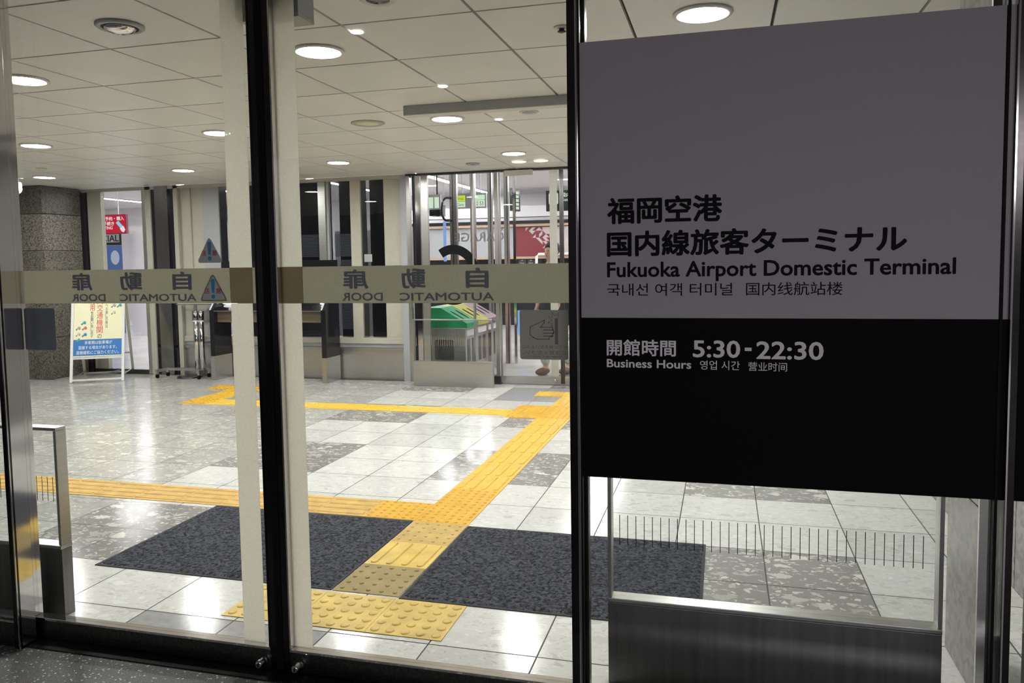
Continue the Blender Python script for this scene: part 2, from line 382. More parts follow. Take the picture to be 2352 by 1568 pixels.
def text_bm(body, bold):
    key = (body, bold)
    if key not in _txt:
        c = bpy.data.curves.new('lettering', 'FONT'); c.body = body; c.resolution_u = 3
        o = bpy.data.objects.new('lettering', c); COL.objects.link(o)
        dg = bpy.context.evaluated_depsgraph_get(); dg.update()
        me = bpy.data.meshes.new_from_object(o.evaluated_get(dg))
        bpy.data.objects.remove(o); bpy.data.curves.remove(c)
        _txt[key] = me
    b = bmesh.new(); b.from_mesh(_txt[key]); return b
def tag(o, label, cat, group=None, kind=None):
    o['label'] = label; o['category'] = cat
    if group: o['group'] = group
    if kind: o['kind'] = kind
    return o
def thing(name, loc, label, cat, group=None, rz=0., kind=None):
    o = bpy.data.objects.new(name, None); COL.objects.link(o); o.location = loc; o.rotation_euler = (0, 0, rz); o.empty_display_size = .1
    return tag(o, label, cat, group, kind)
def copy_tree(o, loc, label):
    r = o.copy(); COL.objects.link(r); r.location = loc; r['label'] = label
    for ch in o.children:
        c = ch.copy(); COL.objects.link(c); c.parent = r
        for g in ch.children:
            d = g.copy(); COL.objects.link(d); d.parent = c
    return r
def struct(name, mb, mt, label, cat): return tag(mb.build(name, mt), label, cat, kind='structure')
def lab(o, t): o['label'] = t; return o

# ------------------------------------------------------------------ floor of the lobby
X0, Y0, PX, PY = .18, 2.545, .4, .405
mb = MB()
TOP = 2.395
def kind_of(i, j):
    if j == -1: return 2 if i in (-6, -5) else 0
    if i in (-6, -5) and j in (12, 13): return 2
    if i <= -10: return 3
    blk = (i % 4) in (3, 0)
    if blk and i >= -9 and (j % 4) in (1, 2): return 1
    if i in (-1, 0) and j in (1, 2, 5, 6): return 1
    return 0
g = .0028
for i in range(-28, 5):
    for j in range(-1, 15):
        x0, x1 = X0 + i * PX + g, X0 + (i + 1) * PX - g; y0, y1 = Y0 + j * PY + g, Y0 + (j + 1) * PY - g
        y0 = max(y0, 2.335); y1 = min(y1, 8.44); x1 = min(x1, 1.15)
        if y1 <= y0 or x1 <= x0: continue
        t = random.uniform(.93, 1.05)
        mb.quad([(x0, y0, 0), (x1, y0, 0), (x1, y1, 0), (x0, y1, 0)], kind_of(i, j), t)
floor = struct('floor', mb, [M['ter_light'], M['ter_dark'], M['ter_plain'], M['ter_mid']], 'polished terrazzo tile floor of the lobby inside the glass doors', 'floor')
MB().box(-11.05, 1.15, 2.335, 8.44, -.05, -.001).build('joint_bed', M['grout'], floor)
struct('floor_outside', MB().box(-9, 7, -7, 2.19, -.05, -.004), M['asphalt'], 'dark speckled paving outside the glass doors', 'floor')
sill = struct('trim_1', MB().box(-9, 7, 2.19, 2.335, -.05, .001), M['rail_dark'], 'dark metal door track sunk in the floor under the sliding doors', 'door track')
MB().box(-2.46, -.42, 2.255, 2.285, .001, .003).build('guide_slot', M['black'], sill)
mb = MB()
for i in range(-14, 9):
    for j in range(0, 15):
        x0, x1 = -2 + i * 1.2 + .003, -2 + (i + 1) * 1.2 - .003; y0, y1 = 8.52 + j * 1.2 + .003, 8.52 + (j + 1) * 1.2 - .003
        t = random.uniform(.9, 1.06)
        mb.quad([(x0, y0, 0), (x1, y0, 0), (x1, y1, 0), (x0, y1, 0)], 1 if (i + 2 * j) % 7 == 0 else 0, t)
hf = struct('floor_hall', mb, [M['hallfloor'], M['ter_mid']], 'pale polished floor of the bright hall behind the far glass', 'floor')
MB().box(-18.8, 8.8, 8.44, 26.5, -.05, -.001).build('joint_bed', M['grout'], hf)

# ------------------------------------------------------------------ ceiling
mb = MB()
xs = [.2 + .6 * k for k in range(-19, 2)] + [1.15]
ys = [2.30, 2.54] + [3.15 + .61 * k for k in range(0, 9)] + [8.44]
for a, b in zip(xs, xs[1:]):
    for c, d in zip(ys, ys[1:]):
        if b - a < .03 or d - c < .03: continue
        mb.box(a + .007, b - .007, c + .007, d - .007, TOP, TOP + .02)
ceil = struct('ceiling', mb, M['ceil'], 'satin grey metal panel ceiling of the lobby with dark joints', 'ceiling')
MB().box(-11.3, 1.15, 2.3, 8.5, TOP + .021, TOP + .05).build('joint_backing', M['ceil_gap'], ceil)
struct('ceiling_shade_canopy', MB().box(-9, 7, -4.6, 2.16, 2.75, 2.9), M['ceil'], 'unseen pale canopy soffit outside, added to shade the top of the sign', 'ceiling')  # canopy out of view, added so the upper sign falls into shade
struct('ceiling_hall', MB().box(-18.8, 8.8, 8.62, 26.5, 3.0, 3.1), M['hallwhite'], 'high white ceiling of the hall behind the far glass', 'ceiling')
# ------------------------------------------------------------------ lobby walls
WS = MB()
def stone_wall(name, x0, x1, y0, y1, z0, z1, label, cat, nz, ny):
    b = MB(); hz = (z1 - z0) / nz; hy = (y1 - y0) / ny
    for k in range(nz):
        for q in range(ny):
            b.box(x0, x1, y0 + q * hy + .003, y0 + (q + 1) * hy - .003, z0 + k * hz + .003, z0 + (k + 1) * hz - .003)
    o = struct(name, b, M['stone'], label, cat)
    MB().box(x0 + .012, x1 - .012, y0 + .012, y1 - .012, z0, z1).build('joint_core', M['ceil_gap'], o)
    c = o.data.color_attributes.new('tone', 'BYTE_COLOR', 'CORNER')
    for p in o.data.polygons:
        t = .9 + .14 * ((p.index // 6 * 7919) % 10) / 10
        for l in p.loop_indices: c.data[l].color = (t, t, t, 1)
    return o
stone_wall('wall_right', 1.15, 1.35, 2.3, 8.5, 0, TOP, 'grey stone side wall of the lobby right of the signboard', 'wall', 4, 10)
fin = stone_wall('wall_fin', .75, .772, 2.6, 2.95, 0, TOP, 'grey stone fin standing behind the glass just right of the signboard', 'pillar', 4, 1)
MB().box(.744, .776, 2.588, 2.6, 0, TOP).build('edge_trim', M['steel'], fin)
struct('wall_left', MB().box(-11.35, -11.25, 2.3, 8.5, 0, TOP), M['hallwhite'], 'white side wall at the far left of the lobby', 'wall')
struct('wall_outside', MB().box(1.35, 7, 2.2, 2.35, 0, 2.75), M['stone'], 'dark stone facade outside to the right of the doors', 'wall')
struct('wall_street', MB().box(-9, -4.6, 2.2, 2.35, 0, 2.75), M['stone'], 'dark stone facade outside to the left of the doors', 'wall')
# granite column on the left
b = MB(); zc = [0, .52, 1.03, 1.60, 2.05, TOP]; tones = [.8, .95, .9, 1.9, .6]
for k in range(5):
    z0, z1 = zc[k] + .003, zc[k + 1] - .003
    for (x0, x1, y0, y1) in ((-8.65, -8.05, 7.80, 8.40),):
        b.box(x0, x1, y0, y1, z0, z1, .006)
col = struct('wall_column', b, M['granite'], 'speckled brown granite column by the back glass on the left', 'column')
MB().box(-8.635, -8.065, 7.815, 8.385, 0, TOP).build('joint_core', M['ceil_gap'], col)
c = col.data.color_attributes.new('tone', 'BYTE_COLOR', 'CORNER')
for p in col.data.polygons:
    z = p.center.z; k = max(i for i in range(5) if z >= zc[i] - .001)
    for l in p.loop_indices: c.data[l].color = (tones[k] * .9,) * 3 + (1,)

# ------------------------------------------------------------------ near facade: sliding doors and fixed panes
def strokes(mb, pts, w, y, closed=False):
    n = len(pts)
    for i in range(n if closed else n - 1):
        (ax, az), (bx, bz) = pts[i], pts[(i + 1) % n]
        dx, dz = bx - ax, bz - az; L = math.hypot(dx, dz) or 1
        px, pz = -dz / L * w / 2, dx / L * w / 2; ex, ez = dx / L * w / 2, dz / L * w / 2
        mb.quad([(ax - ex + px, y, az - ez + pz), (bx + ex + px, y, bz + ez + pz), (bx + ex - px, y, bz + ez - pz), (ax - ex - px, y, az - ez - pz)])
def rrect(x0, x1, z0, z1, r, y):
    pts = []
    for cx, cz, a0 in ((x1 - r, z1 - r, 0), (x0 + r, z1 - r, 90), (x0 + r, z0 + r, 180), (x1 - r, z0 + r, 270)):
        for k in range(5):
            a = math.radians(a0 + 22.5 * k); pts.append((cx + r * math.cos(a), y, cz + r * math.sin(a)))
    return pts
FY = 2.2765     # inner face of the door glass, where the films sit
def door_leaf(name, x0, x1, meet, label):
    """x0..x1 leaf width; meet = +1 when the meeting stile is at x1."""
    root = thing(name, ((x0 + x1) / 2, 2.27, .004), label, 'sliding door', 'front sliding door leaves', kind='structure')
    ms, os_ = (.036, .04)
    sl = (x0, x0 + (os_ if meet > 0 else ms)); sr = (x1 - (ms if meet > 0 else os_), x1)
    for a, b, is_meet in ((*sl, meet < 0), (*sr, meet > 0)):
        st = MB().box(a, b, 2.252, 2.288, .006, 2.372, .002).build('meeting_stile' if is_meet else 'stile', M['darkframe'], root)
        if is_meet:
            e = (b - .012, b) if meet > 0 else (a, a + .012)
            MB().box(e[0], e[1], 2.2495, 2.2905, .008, 2.37).build('gasket', M['black'], st)
        f = (b, b + .005) if a == sl[0] else (a - .005, a)
        MB().box(f[0], f[1], 2.251, 2.289, .081, 2.334).build('bead', M['chrome'] if a == sl[0] else M['darkframe'], st)
    MB().box(sl[1], sr[0], 2.252, 2.288, .006, .070, .002).build('bottom_rail', M['rail_dark'], root)
    MB().box(sl[1], sr[0], 2.250, 2.290, .070, .080, .002).build('bottom_bead', M['chrome'], root)
    MB().box(sl[1], sr[0], 2.252, 2.288, 2.335, 2.372).build('top_rail', M['darkframe'], root)
    MB().box(sl[1] + .005, sr[0] - .005, 2.2665, 2.2735, .080, 2.335).build('glass', M['glass'], root)
    kx = sr[0] - .028 if meet > 0 else sl[1] + .035
    kn = MB().lathe([(.0165, 0), (.0165, -.012), (.0135, -.016), (.0135, -.030), (.010, -.034)], (kx, 2.252, .030), 24, 'y').build('lock_cylinder', M['chrome'], root)
    MB().box(kx - .0015, kx + .0015, 2.2165, 2.2175, .024, .036).build('keyway', M['black'], kn)
    return root, sl[1], sr[0]
d1, a1, b1 = door_leaf('door_1', -2.505, -1.437, 1, 'left leaf of the glass automatic sliding door facing the camera')
d2, a2, b2 = door_leaf('door_2', -1.436, -.385, -1, 'right leaf of the glass automatic sliding door facing the camera')
ZB0, ZB1 = 1.240, 1.358
# left leaf film
MB().box(a1 + .006, -1.591, FY, FY + .0006, ZB0, ZB1).build('film_band', M['band'], d1)
MB().box(-1.5905, -1.505, FY, FY + .0009, ZB0, ZB1).build('film_patch', M['patch'], d1)
MB().box(-1.5045, -1.490, FY, FY + .0006, ZB0, ZB1).build('film_band_end', M['band'], d1)
lo = MB().box(-1.590, -1.508, FY, FY + .0006, .081, ZB0 - .0005).build('frosted_strip', M['film'], d1)
hi = MB().box(-1.590, -1.505, FY, FY + .0006, ZB1 + .0005, 2.33).build('frosted_strip', M['film'], d1)
MB().box(-1.405, -1.320, FY, FY + .0009, ZB0, ZB1).build('film_patch', M['patch'], d2)
MB().box(-1.418, -1.4055, FY, FY + .0006, ZB0, ZB1).build('film_band_end', M['band'], d2)
MB().box(-1.3195, b2 - .006, FY, FY + .0006, ZB0, ZB1).build('film_band', M['band'], d2)
MB().box(-1.409, -1.327, FY, FY + .0006, .081, ZB0 - .0005).build('frosted_strip', M['film'], d2)
MB().box(-1.404, -1.320, FY, FY + .0006, ZB1 + .0005, 2.33).build('frosted_strip', M['film'], d2)
ly = FY - .0004
def door_words(root, k0, e):
    t = MB()
    for ch, (x0, x1) in zip('自動扉', k0): t.text(ch, x0, x1, 1.2855, 1.348, ly, .03, True)
    t.text('AUTOMATIC', e[0], e[1], 1.2475, 1.2725, ly, .02, True)
    t.text('DOOR', e[2], e[3], 1.2475, 1.2735, ly, .02, True)
    lab(t.build('lettering', M['bandtxt'], root), 'mirrored dark grey words on the film band')
door_words(d2, ((-.763, -.689), (-.974, -.894), (-1.176, -1.087)), (-.982, -.673, -1.18, -1.039))
door_words(d1, ((-1.816, -1.740), (-2.029, -1.939), (-2.235, -2.147)), (-2.035, -1.723, -2.237, -2.094))
# warning triangles on the left leaf
def tri_sticker(xc, w, z0, z1, bord):
    def tri(s):
        r = .012 * s; pts = []
        cx, cz = xc, z0 + (z1 - z0) * .36
        V = [(xc - w / 2, z0), (xc + w / 2, z0), (xc, z1)]
        V = [(cx + (x - cx) * s, cz + (z - cz) * s) for x, z in V]
        for i in range(3):
            P, A, B = Vector(V[i]), Vector(V[i - 1]), Vector(V[(i + 1) % 3])
            u, v = (A - P).normalized(), (B - P).normalized()
            for k in (0, .5, 1):
                q = P + (u * (1 - k) + v * k) * r if k != .5 else P + (u + v) * r * .32
                pts.append((q.x, q.y))
        return pts
    o = MB().prism([(x, ly - .0004, z) for x, z in tri(1)], (0, .0003, 0)).build('warning_triangle', M['tri_edge'] if bord else M['tri'], d1)
    lab(o, 'triangular caution sticker with blue exclamation mark' + (' and pale rim' if bord else ''))
    if bord: MB().prism([(x, ly - .0010, z) for x, z in tri(.86)], (0, .0003, 0)).build('triangle_field', M['tri'], o)
    h = z1 - z0
    e = MB(); y = ly - .0016
    top, bot = z0 + h * .80, z0 + h * .30
    pts = [(xc - .0045, y, bot)] + [(xc + .0075 * math.cos(a), y, top - .0075 + .0075 * math.sin(a)) for a in [PI - k * PI / 8 for k in range(9)]] + [(xc + .0045, y, bot)]
    e.prism(pts, (0, .0003, 0))
    e.prism([(xc + .0072 * math.cos(k * PI / 8), y, z0 + h * .165 + .0072 * math.sin(k * PI / 8)) for k in range(16)], (0, .0003, 0))
    e.build('exclamation_mark', M['tri_blue'], o)
    rt = MB().text('注', xc - w * .31, xc - w * .12, z0 + h * .27, z0 + h * .47, y, .02).text('意', xc + w * .10, xc + w * .29, z0 + h * .27, z0 + h * .47, y, .02)
    rt.build('caution_characters', M['tri_red'], o)
tri_sticker(-1.664, .102, 1.376, 1.465, False)
tri_sticker(-1.656, .112, 1.247, 1.343, True)
# finger caution sticker, right leaf, and the back of its twin on the left leaf, coloured dark as unlit
SX0, SX1, SZ0, SZ1 = -.594, -.446, 1.070, 1.219
hs = MB().prism(rrect(SX0, SX1, SZ0, SZ1, .007, FY + .0002), (0, .0005, 0)).build('finger_caution_sticker', M['sticker'], d2)
lab(hs, 'square sticker of a hand caught in a door, seen from behind')
def hp(x, y): return (SX0 + (x - 125) / 1100 * (SX1 - SX0), SZ0 + (1345 - y) / 1140 * (SZ1 - SZ0))
t = MB(); y = FY - .0006
strokes(t, [hp(*p) for p in ((800, 830), (795, 875), (520, 875), (440, 840), (362, 775), (365, 595), (690, 440), (690, 495), (600, 600), (870, 600), (885, 650), (905, 690), (900, 735), (880, 745), (875, 800), (820, 815))], .0026, y)
for yy in (662, 735, 803): strokes(t, [hp(670, yy), hp(880, yy)], .003, y)
t.prism([(hp(930, 0)[0], y, hp(0, 395)[1]), (hp(1000, 0)[0], y, hp(0, 395)[1]), (hp(1000, 0)[0], y, hp(0, 990)[1]), (hp(930, 0)[0], y, hp(0, 990)[1])], (0, .0002, 0))
strokes(t, [hp(*p) for p in ((1000, 390), (1020, 275), (930, 335), (870, 255), (875, 355), (785, 365), (870, 435), (765, 505), (880, 510), (845, 570), (920, 565))], .0012, y)
t.text('ドアに挟まないように', hp(180, 0)[0], hp(1175, 0)[0], hp(0, 1095)[1], hp(0, 1010)[1], y, .0, True)
t.text('ご注意ください。', hp(180, 0)[0], hp(1180, 0)[0], hp(0, 1225)[1], hp(0, 1135)[1], y, .0, True)
t.text('Fingertip Cautions', hp(300, 0)[0], hp(1080, 0)[0], hp(0, 1310)[1], hp(0, 1245)[1], y, .0, True)
t.build('hand_pictogram', M['stickerline'], hs)
lab(MB().prism(rrect(-2.456, -2.318, 1.071, 1.223, .008, FY + .0002), (0, .0005, 0)).build('sticker_back', M['stickershade'], d1), 'plain back of a square sticker, its shade put into the colour')
# fixed panes in front of the door pockets
def fixed(name, label, x0, x1, post, post_left):
    o = thing(name, ((x0 + x1) / 2, 2.19, 0), label, 'fixed window', kind='structure')
    MB().box(post[0], post[1], 2.165, 2.232, 0, 2.40, .001).build('post', M['darkframe'], o)
    MB().box(*( (post[0] + .0, post[0] + .004) if post_left else (post[1] - .004, post[1])), 2.161, 2.165, 0, 2.4).build('post_chrome_edge', M['chrome'], o)
    if not post_left: MB().box(post[1], post[1] + .0012, 2.172, 2.230, .01, 2.40).build('lit_side_plate', M['chrome'], o)  # added plate: lobby brightness put into the post's side, front stays dark
    MB().box(x0, x1, 2.186, 2.194, .115, 2.40).build('glass', M['glass'], o)
    MB().box(x0, x1, 2.176, 2.206, 0, .09).build('bottom_rail', M['rail_dark'], o)
    MB().box(x0, x1, 2.174, 2.208, .09, .098).build('bottom_bead', M['chrome'], o)
    MB().box(x0, x1, 2.174, 2.208, .108, .115).build('bottom_bead', M['chrome'], o)
    return o
w1 = fixed('window_1', 'fixed glass pane at the left edge in front of the left door leaf', -4.6, -2.462, (-2.462, -2.435), False)
MB().box(-4.6, -2.462, 2.1965, 2.197, ZB0, ZB1).build('film_band', M['band'], w1)
w2 = fixed('window_2', 'fixed glass pane behind the big signboard right of the doors', -.392, .656, (-.421, -.394), False)
MB().box(-.392, -.387, 2.170, 2.184, 0, 2.40).build('gasket', M['black'], w2)
MB().box(.656, .663, 2.170, 2.212, 0, 2.40).build('black_joint', M['black'], w2)
MB().box(.663, .677, 2.186, 2.194, 0, 2.40).build('glass', M['glass'], w2)
w3 = fixed('window_3', 'fixed dark covered glass pane at the right edge of the doors', .698, 1.35, (.677, .698), True)
MB().box(.700, 1.349, 2.180, 2.1835, .748, 2.75).build('dark_film', M['sign_black'], w3)
struct('trim_2', MB().box(-4.6, 1.35, 2.16, 2.40, 2.402, 2.75), M['darkframe'], 'dark header over the sliding doors and fixed panes', 'door header')
# ------------------------------------------------------------------ the signboard
sg = thing('terminal_sign', (.14, 2.177, .75), 'large grey and black airport terminal sign with opening hours on the glass', 'sign')
MB().box(-.387, .655, 2.174, 2.182, 1.204, 1.9615).build('grey_panel', M['sign_grey'], sg)
MB().box(.6635, .6765, 2.174, 2.182, 1.204, 1.9615).build('grey_edge_panel', M['sign_grey'], sg)
MB().box(-.390, .6765, 2.173, 2.182, .750, 1.2035).build('black_panel', M['sign_black'], sg)
ty = 2.1722
t = MB()
t.text('福岡空港', -.313, -.005, 1.463, 1.536, 2.1735, .032)
t.text('国内線旅客ターミナル', -.314, .446, 1.3735, 1.444, 2.1735, .032)
t.text('Fukuoka Airport Domestic Terminal', -.314, .558, 1.3178, 1.3585, 2.1735, .022, base=True)
t.text('국내선 여객 터미널', -.314, .022, 1.265, 1.299, 2.1735, .003)
t.text('国内线航站楼', .057, .296, 1.265, 1.300, 2.1735, .003)
lab(t.build('terminal_name', M['ink'], sg), 'black terminal name in four languages')
t = MB()
t.text('開館時間', -.316, -.126, 1.098, 1.144, ty, .02)
t.text('5:30', -.081, .043, 1.097, 1.144, ty, .02).text('-', .0545, .072, 1.1165, 1.1255, ty, .0).text('22:30', .084, .252, 1.095, 1.143, ty, .02)
t.text('Business Hours', -.316, -.085, 1.065, 1.0885, ty, .02)
t.text('영업 시간', -.062, .042, 1.064, 1.089, ty, .003)
t.text('营业时间', .064, .162, 1.063, 1.087, ty, .003)
lab(t.build('opening_hours', M['inkgrey'], sg), 'pale grey opening hours in four languages')

# ------------------------------------------------------------------ things inside the doors
ds = thing('door_sensor', (-1.43, 2.37, 2.16), 'grey box door sensor hanging inside above the meeting of the door leaves', 'sensor')
MB().box(-1.545, -1.328, 2.318, 2.42, 2.178, TOP, .002).build('housing', M['greycol'], ds)
MB().box(-1.545, -1.328, 2.318, 2.42, 2.165, 2.1775).build('lens_strip', M['cream'], ds)
def guard(name, x0, x1, y0, y1, label, kick='steel_shade', lines=(33, .026)):
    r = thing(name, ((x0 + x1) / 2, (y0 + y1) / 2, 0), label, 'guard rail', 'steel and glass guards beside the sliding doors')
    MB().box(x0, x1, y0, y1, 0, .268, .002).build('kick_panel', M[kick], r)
    MB().box(x0, x1, y0 - .003, y1 + .003, .269, .284, .003).build('middle_rail', M['steel'], r)
    for a, b in ((x0, x0 + .012), (x1 - .012, x1)):
        MB().box(a, b, y0, y1, .285, .737, .001).build('post', M['steel'], r)
    MB().box(x0, x1, y0, y1, .738, .75, .002).build('top_rail', M['steel'], r)
    MB().box(x0 + .013, x1 - .013, (y0 + y1) / 2 - .004, (y0 + y1) / 2 + .004, .285, .737).build('glass', M['glass'], r)
    k = MB(); n = int((x1 - x0 - .07) / lines[1]) + 1
    for i in range(n):
        x = x0 + .036 + i * lines[1]
        k.box(x - .0011, x + .0011, (y0 + y1) / 2 - .0048, (y0 + y1) / 2 - .0042, .452, .550)
    k.build('marker_lines', M['ink'], r)
    return r
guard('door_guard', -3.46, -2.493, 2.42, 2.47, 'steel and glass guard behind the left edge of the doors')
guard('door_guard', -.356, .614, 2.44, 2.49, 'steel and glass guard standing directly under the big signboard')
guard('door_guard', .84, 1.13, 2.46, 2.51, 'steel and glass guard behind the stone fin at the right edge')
gf = guard('door_guard', -3.362, -2.432, 8.13, 8.18, 'steel and glass guard in front of the recycling bins at the back', 'steel_h')
for ch in gf.children:
    if ch.name.startswith('marker_lines'): ch.data.materials[0] = M['cream']

# entrance mats
def mat_thing(x0, x1, y0, y1, label):
    r = thing('entrance_mat', ((x0 + x1) / 2, (y0 + y1) / 2, 0), label, 'mat', 'charcoal entrance mats')
    MB().box(x0, x1, y0, y1, .0005, .004, .001).build('rubber_edge', M['rubber'], r)
    b = MB(); nx, ny = 60, 45
    rnd = random.Random(3)
    gx = [x0 + .012 + (x1 - x0 - .024) * i / nx for i in range(nx + 1)]; gy = [y0 + .012 + (y1 - y0 - .024) * j / ny for j in range(ny + 1)]
    V = [[b.bm.verts.new((x, y, .008 + (.002 * rnd.random() if 0 < i < nx and 0 < j < ny else -.004))) for j, y in enumerate(gy)] for i, x in enumerate(gx)]
    for i in range(nx):
        for j in range(ny):
            f = b.bm.faces.new((V[i][j], V[i + 1][j], V[i + 1][j + 1], V[i][j + 1])); f.smooth = True
    b.build('pile', M['matpile'], r)
mat_thing(-2.793, -1.588, 2.888, 3.788, 'charcoal entrance mat left of the yellow tactile path')
mat_thing(-1.276, -.078, 2.872, 3.772, 'charcoal entrance mat right of the yellow tactile path')

# tactile paving
from mathutils.geometry import delaunay_2d_cdt
_pad = {}
def pad_plan(w, d, style, n, r):
    """Rectangle w x d with the footprints of its studs or bars cut in: points, flat faces, footprints."""
    key = (round(w, 4), round(d, 4), style, n, r)
    if key in _pad: return _pad[key]
    polys = []
    if style == 's':
        for i in range(n):
            for j in range(n):
                cx, cy = w * (i + .5) / n, d * (j + .5) / n
                polys.append([(cx + r * math.cos(k * PI / 6), cy + r * math.sin(k * PI / 6)) for k in range(12)])
    elif style == 'y':
        for i in range(n):
            cx = w * (i + .5) / n; p = []
            for sg in (1, -1):
                cy = d - r / 2 - .012 if sg > 0 else r / 2 + .012
                p += [(cx + r / 2 * math.cos((0 if sg > 0 else PI) + PI * k / 6), cy + r / 2 * math.sin((0 if sg > 0 else PI) + PI * k / 6)) for k in range(7)]
            polys.append(p)
    else:
        for i in range(n):
            cy = d * (i + .5) / n
            polys.append([(.008, cy - r / 2), (w - .008, cy - r / 2), (w - .008, cy + r / 2), (.008, cy + r / 2)])
    vs = [(0, 0), (w, 0), (w, d), (0, d)]; fs = [[0, 1, 2, 3]]
    for p in polys: fs.append(list(range(len(vs), len(vs) + len(p)))); vs += p
    V, E_, F, ov, oe, of = delaunay_2d_cdt([Vector(v) for v in vs], [], fs, 0, 1e-7)
    flat = [list(f) for f, o in zip(F, of) if list(o) == [0]]
    at = {}
    for k, o in enumerate(ov):
        for q in o: at[q] = k
    _pad[key] = ([(v.x, v.y) for v in V], flat, [[at[q] for q in f] for f in fs[1:]], [at[q] for q in fs[0]])
    return _pad[key]
def pads(label, rects, mt, style, n=5, r=.011, h=.004, z=.003):
    X = sum(q[0] + q[1] for q in rects) / 2 / len(rects); Y = sum(q[2] + q[3] for q in rects) / 2 / len(rects)
    root = thing('tactile_paving', (X, Y, 0), label, 'tactile paving', 'yellow tactile paving pads')
    for (x0, x1, y0, y1) in rects:
        x0 += .0006; x1 -= .0006; y0 += .0006; y1 -= .0006
        P, flat, foot, rim = pad_plan(x1 - x0, y1 - y0, style, n, r)
        mb = MB(); v = [mb.bm.verts.new((x0 + p[0], y0 + p[1], z)) for p in P]
        for f in flat: mb.bm.faces.new([v[q] for q in f])
        lo = [mb.bm.verts.new((v[q].co.x, v[q].co.y, .0004)) for q in rim]
        for k in range(4): mb.bm.faces.new((v[rim[k]], v[rim[(k + 1) % 4]], lo[(k + 1) % 4], lo[k]))
        for f in foot:
            ring = [v[q] for q in f]; c = sum((w.co for w in ring), Vector()) / len(ring)
            if style == 's': lev = [(.95, .35), (.80, .78), (.5, .96), (.2, 1.0)]
            elif style == 'y': lev = [(.75, 1.0)]
            else: lev = [(.62, 1.0)]
            base = [w.co.copy() for w in ring]
            for sc, hh in lev:
                nr = []
                for b_ in base:
                    if style == 's': q = c + (b_ - c) * sc
                    elif style == 'y': q = Vector((c.x + (b_.x - c.x) * sc, b_.y - math.copysign(.003, b_.y - c.y), 0))
                    else: q = Vector((b_.x - math.copysign(.004, b_.x - c.x), c.y + (b_.y - c.y) * sc, 0))
                    nr.append(mb.bm.verts.new((q.x, q.y, z + h * hh)))
                for k in range(len(ring)):
                    ff = mb.bm.faces.new((ring[k], ring[(k + 1) % len(ring)], nr[(k + 1) % len(ring)], nr[k])); ff.smooth = style == 's'
                ring = nr
            mb.bm.faces.new(ring).smooth = style == 's'
        mb.build('pad', mt, root)
PXA, PXB = -1.583, -1.281
pads('nearest wide yellow pad with three tiles of large round studs', [(-1.897 + .3053 * k, -1.897 + .3053 * (k + 1), 2.572, 2.868) for k in range(3)], M['pale'], 's', 5, .0185, .005)
pads('worn brown studded pad between the front edges of the mats', [(PXA, PXB, 2.886, 3.186)], M['brown'], 's', 5, .0105, .005)
pads('single yellow pad with long bars between the two mats', [(PXA, PXB, 3.186, 3.484)], M['pale'], 'y', 4, .034, .005)
pads('tan studded pad between the far edges of the mats', [(PXA, PXB, 3.484, 3.784)], M['tan'], 's', 5, .0085, .004)
pads('deep yellow L-shaped dotted junction just beyond the two mats', [(PXA, PXB, 3.784, 4.092), (PXA, PXB, 4.092, 4.40), (PXA - .305, PXA, 3.800, 4.095)], M['yel2'], 's', 6, .0105, .005)
pads('ochre ribbed strip running left from the dotted junction by the mats', [(PXA - .305 - .3 * (k + 1), PXA - .305 - .3 * k, 3.80, 4.095) for k in range(16)], M['yel3'], 'x', 4, .034, .005)
nb = 7
pads('straight yellow ribbed path between the near and far dotted junctions', [(PXA, PXB, 4.40 + (6.585 - 4.40) * k / nb, 4.40 + (6.585 - 4.40) * (k + 1) / nb) for k in range(nb)], M['yel'], 'y', 4, .034, .005)
pads('square dotted junction of four tiles far up the yellow path', [(-1.88, -1.58, 6.585, 6.885), (-1.58, -1.28, 6.585, 6.885), (-1.88, -1.58, 6.885, 7.19), (-1.58, -1.28, 6.885, 7.19)], M['yel2'], 's', 6, .0105, .005)
pads('short ribbed path between the far junction and the far door', [(PXA, PXB, 7.19, 7.45), (PXA, PXB, 7.45, 7.71)], M['yel'], 'y', 4, .034, .005)
pads('small dotted pad in front of the far glass door', [(-1.88, -1.58, 7.71, 8.0), (-1.58, -1.28, 7.71, 8.0)], M['yel'], 's', 6, .0115, .004)
nb = 11
pads('long ribbed strip crossing the floor to the far left', [(-5.0 + 3.12 * k / nb, -5.0 + 3.12 * (k + 1) / nb, 6.665, 6.945) for k in range(nb)], M['yel'], 'x', 4, .034, .005)
pads('dotted corner pad at the left end of the long ribbed strip', [(-5.31, -5.0, 6.66, 6.95)], M['yel2'], 's', 6, .0105, .005)
pads('short ribbed strip from the left corner pad towards the information desk', [(-5.31, -5.0, 6.95, 7.225), (-5.31, -5.0, 7.225, 7.50)], M['yel'], 'y', 4, .034, .005)
pads('dotted row of three pads on the floor by the information desk', [(-5.62 + .3 * k, -5.62 + .3 * (k + 1), 7.50, 7.78) for k in range(3)], M['yel2'], 's', 6, .0105, .005)
# small floor cap
fc = MB().lathe([(.028, .0005), (.028, .0025), (.026, .003)], (-3.13, 4.92, 0), 24).build('floor_marker', M['steel'])
tag(fc, 'small round metal cap set in the pale floor tiles', 'floor cap')

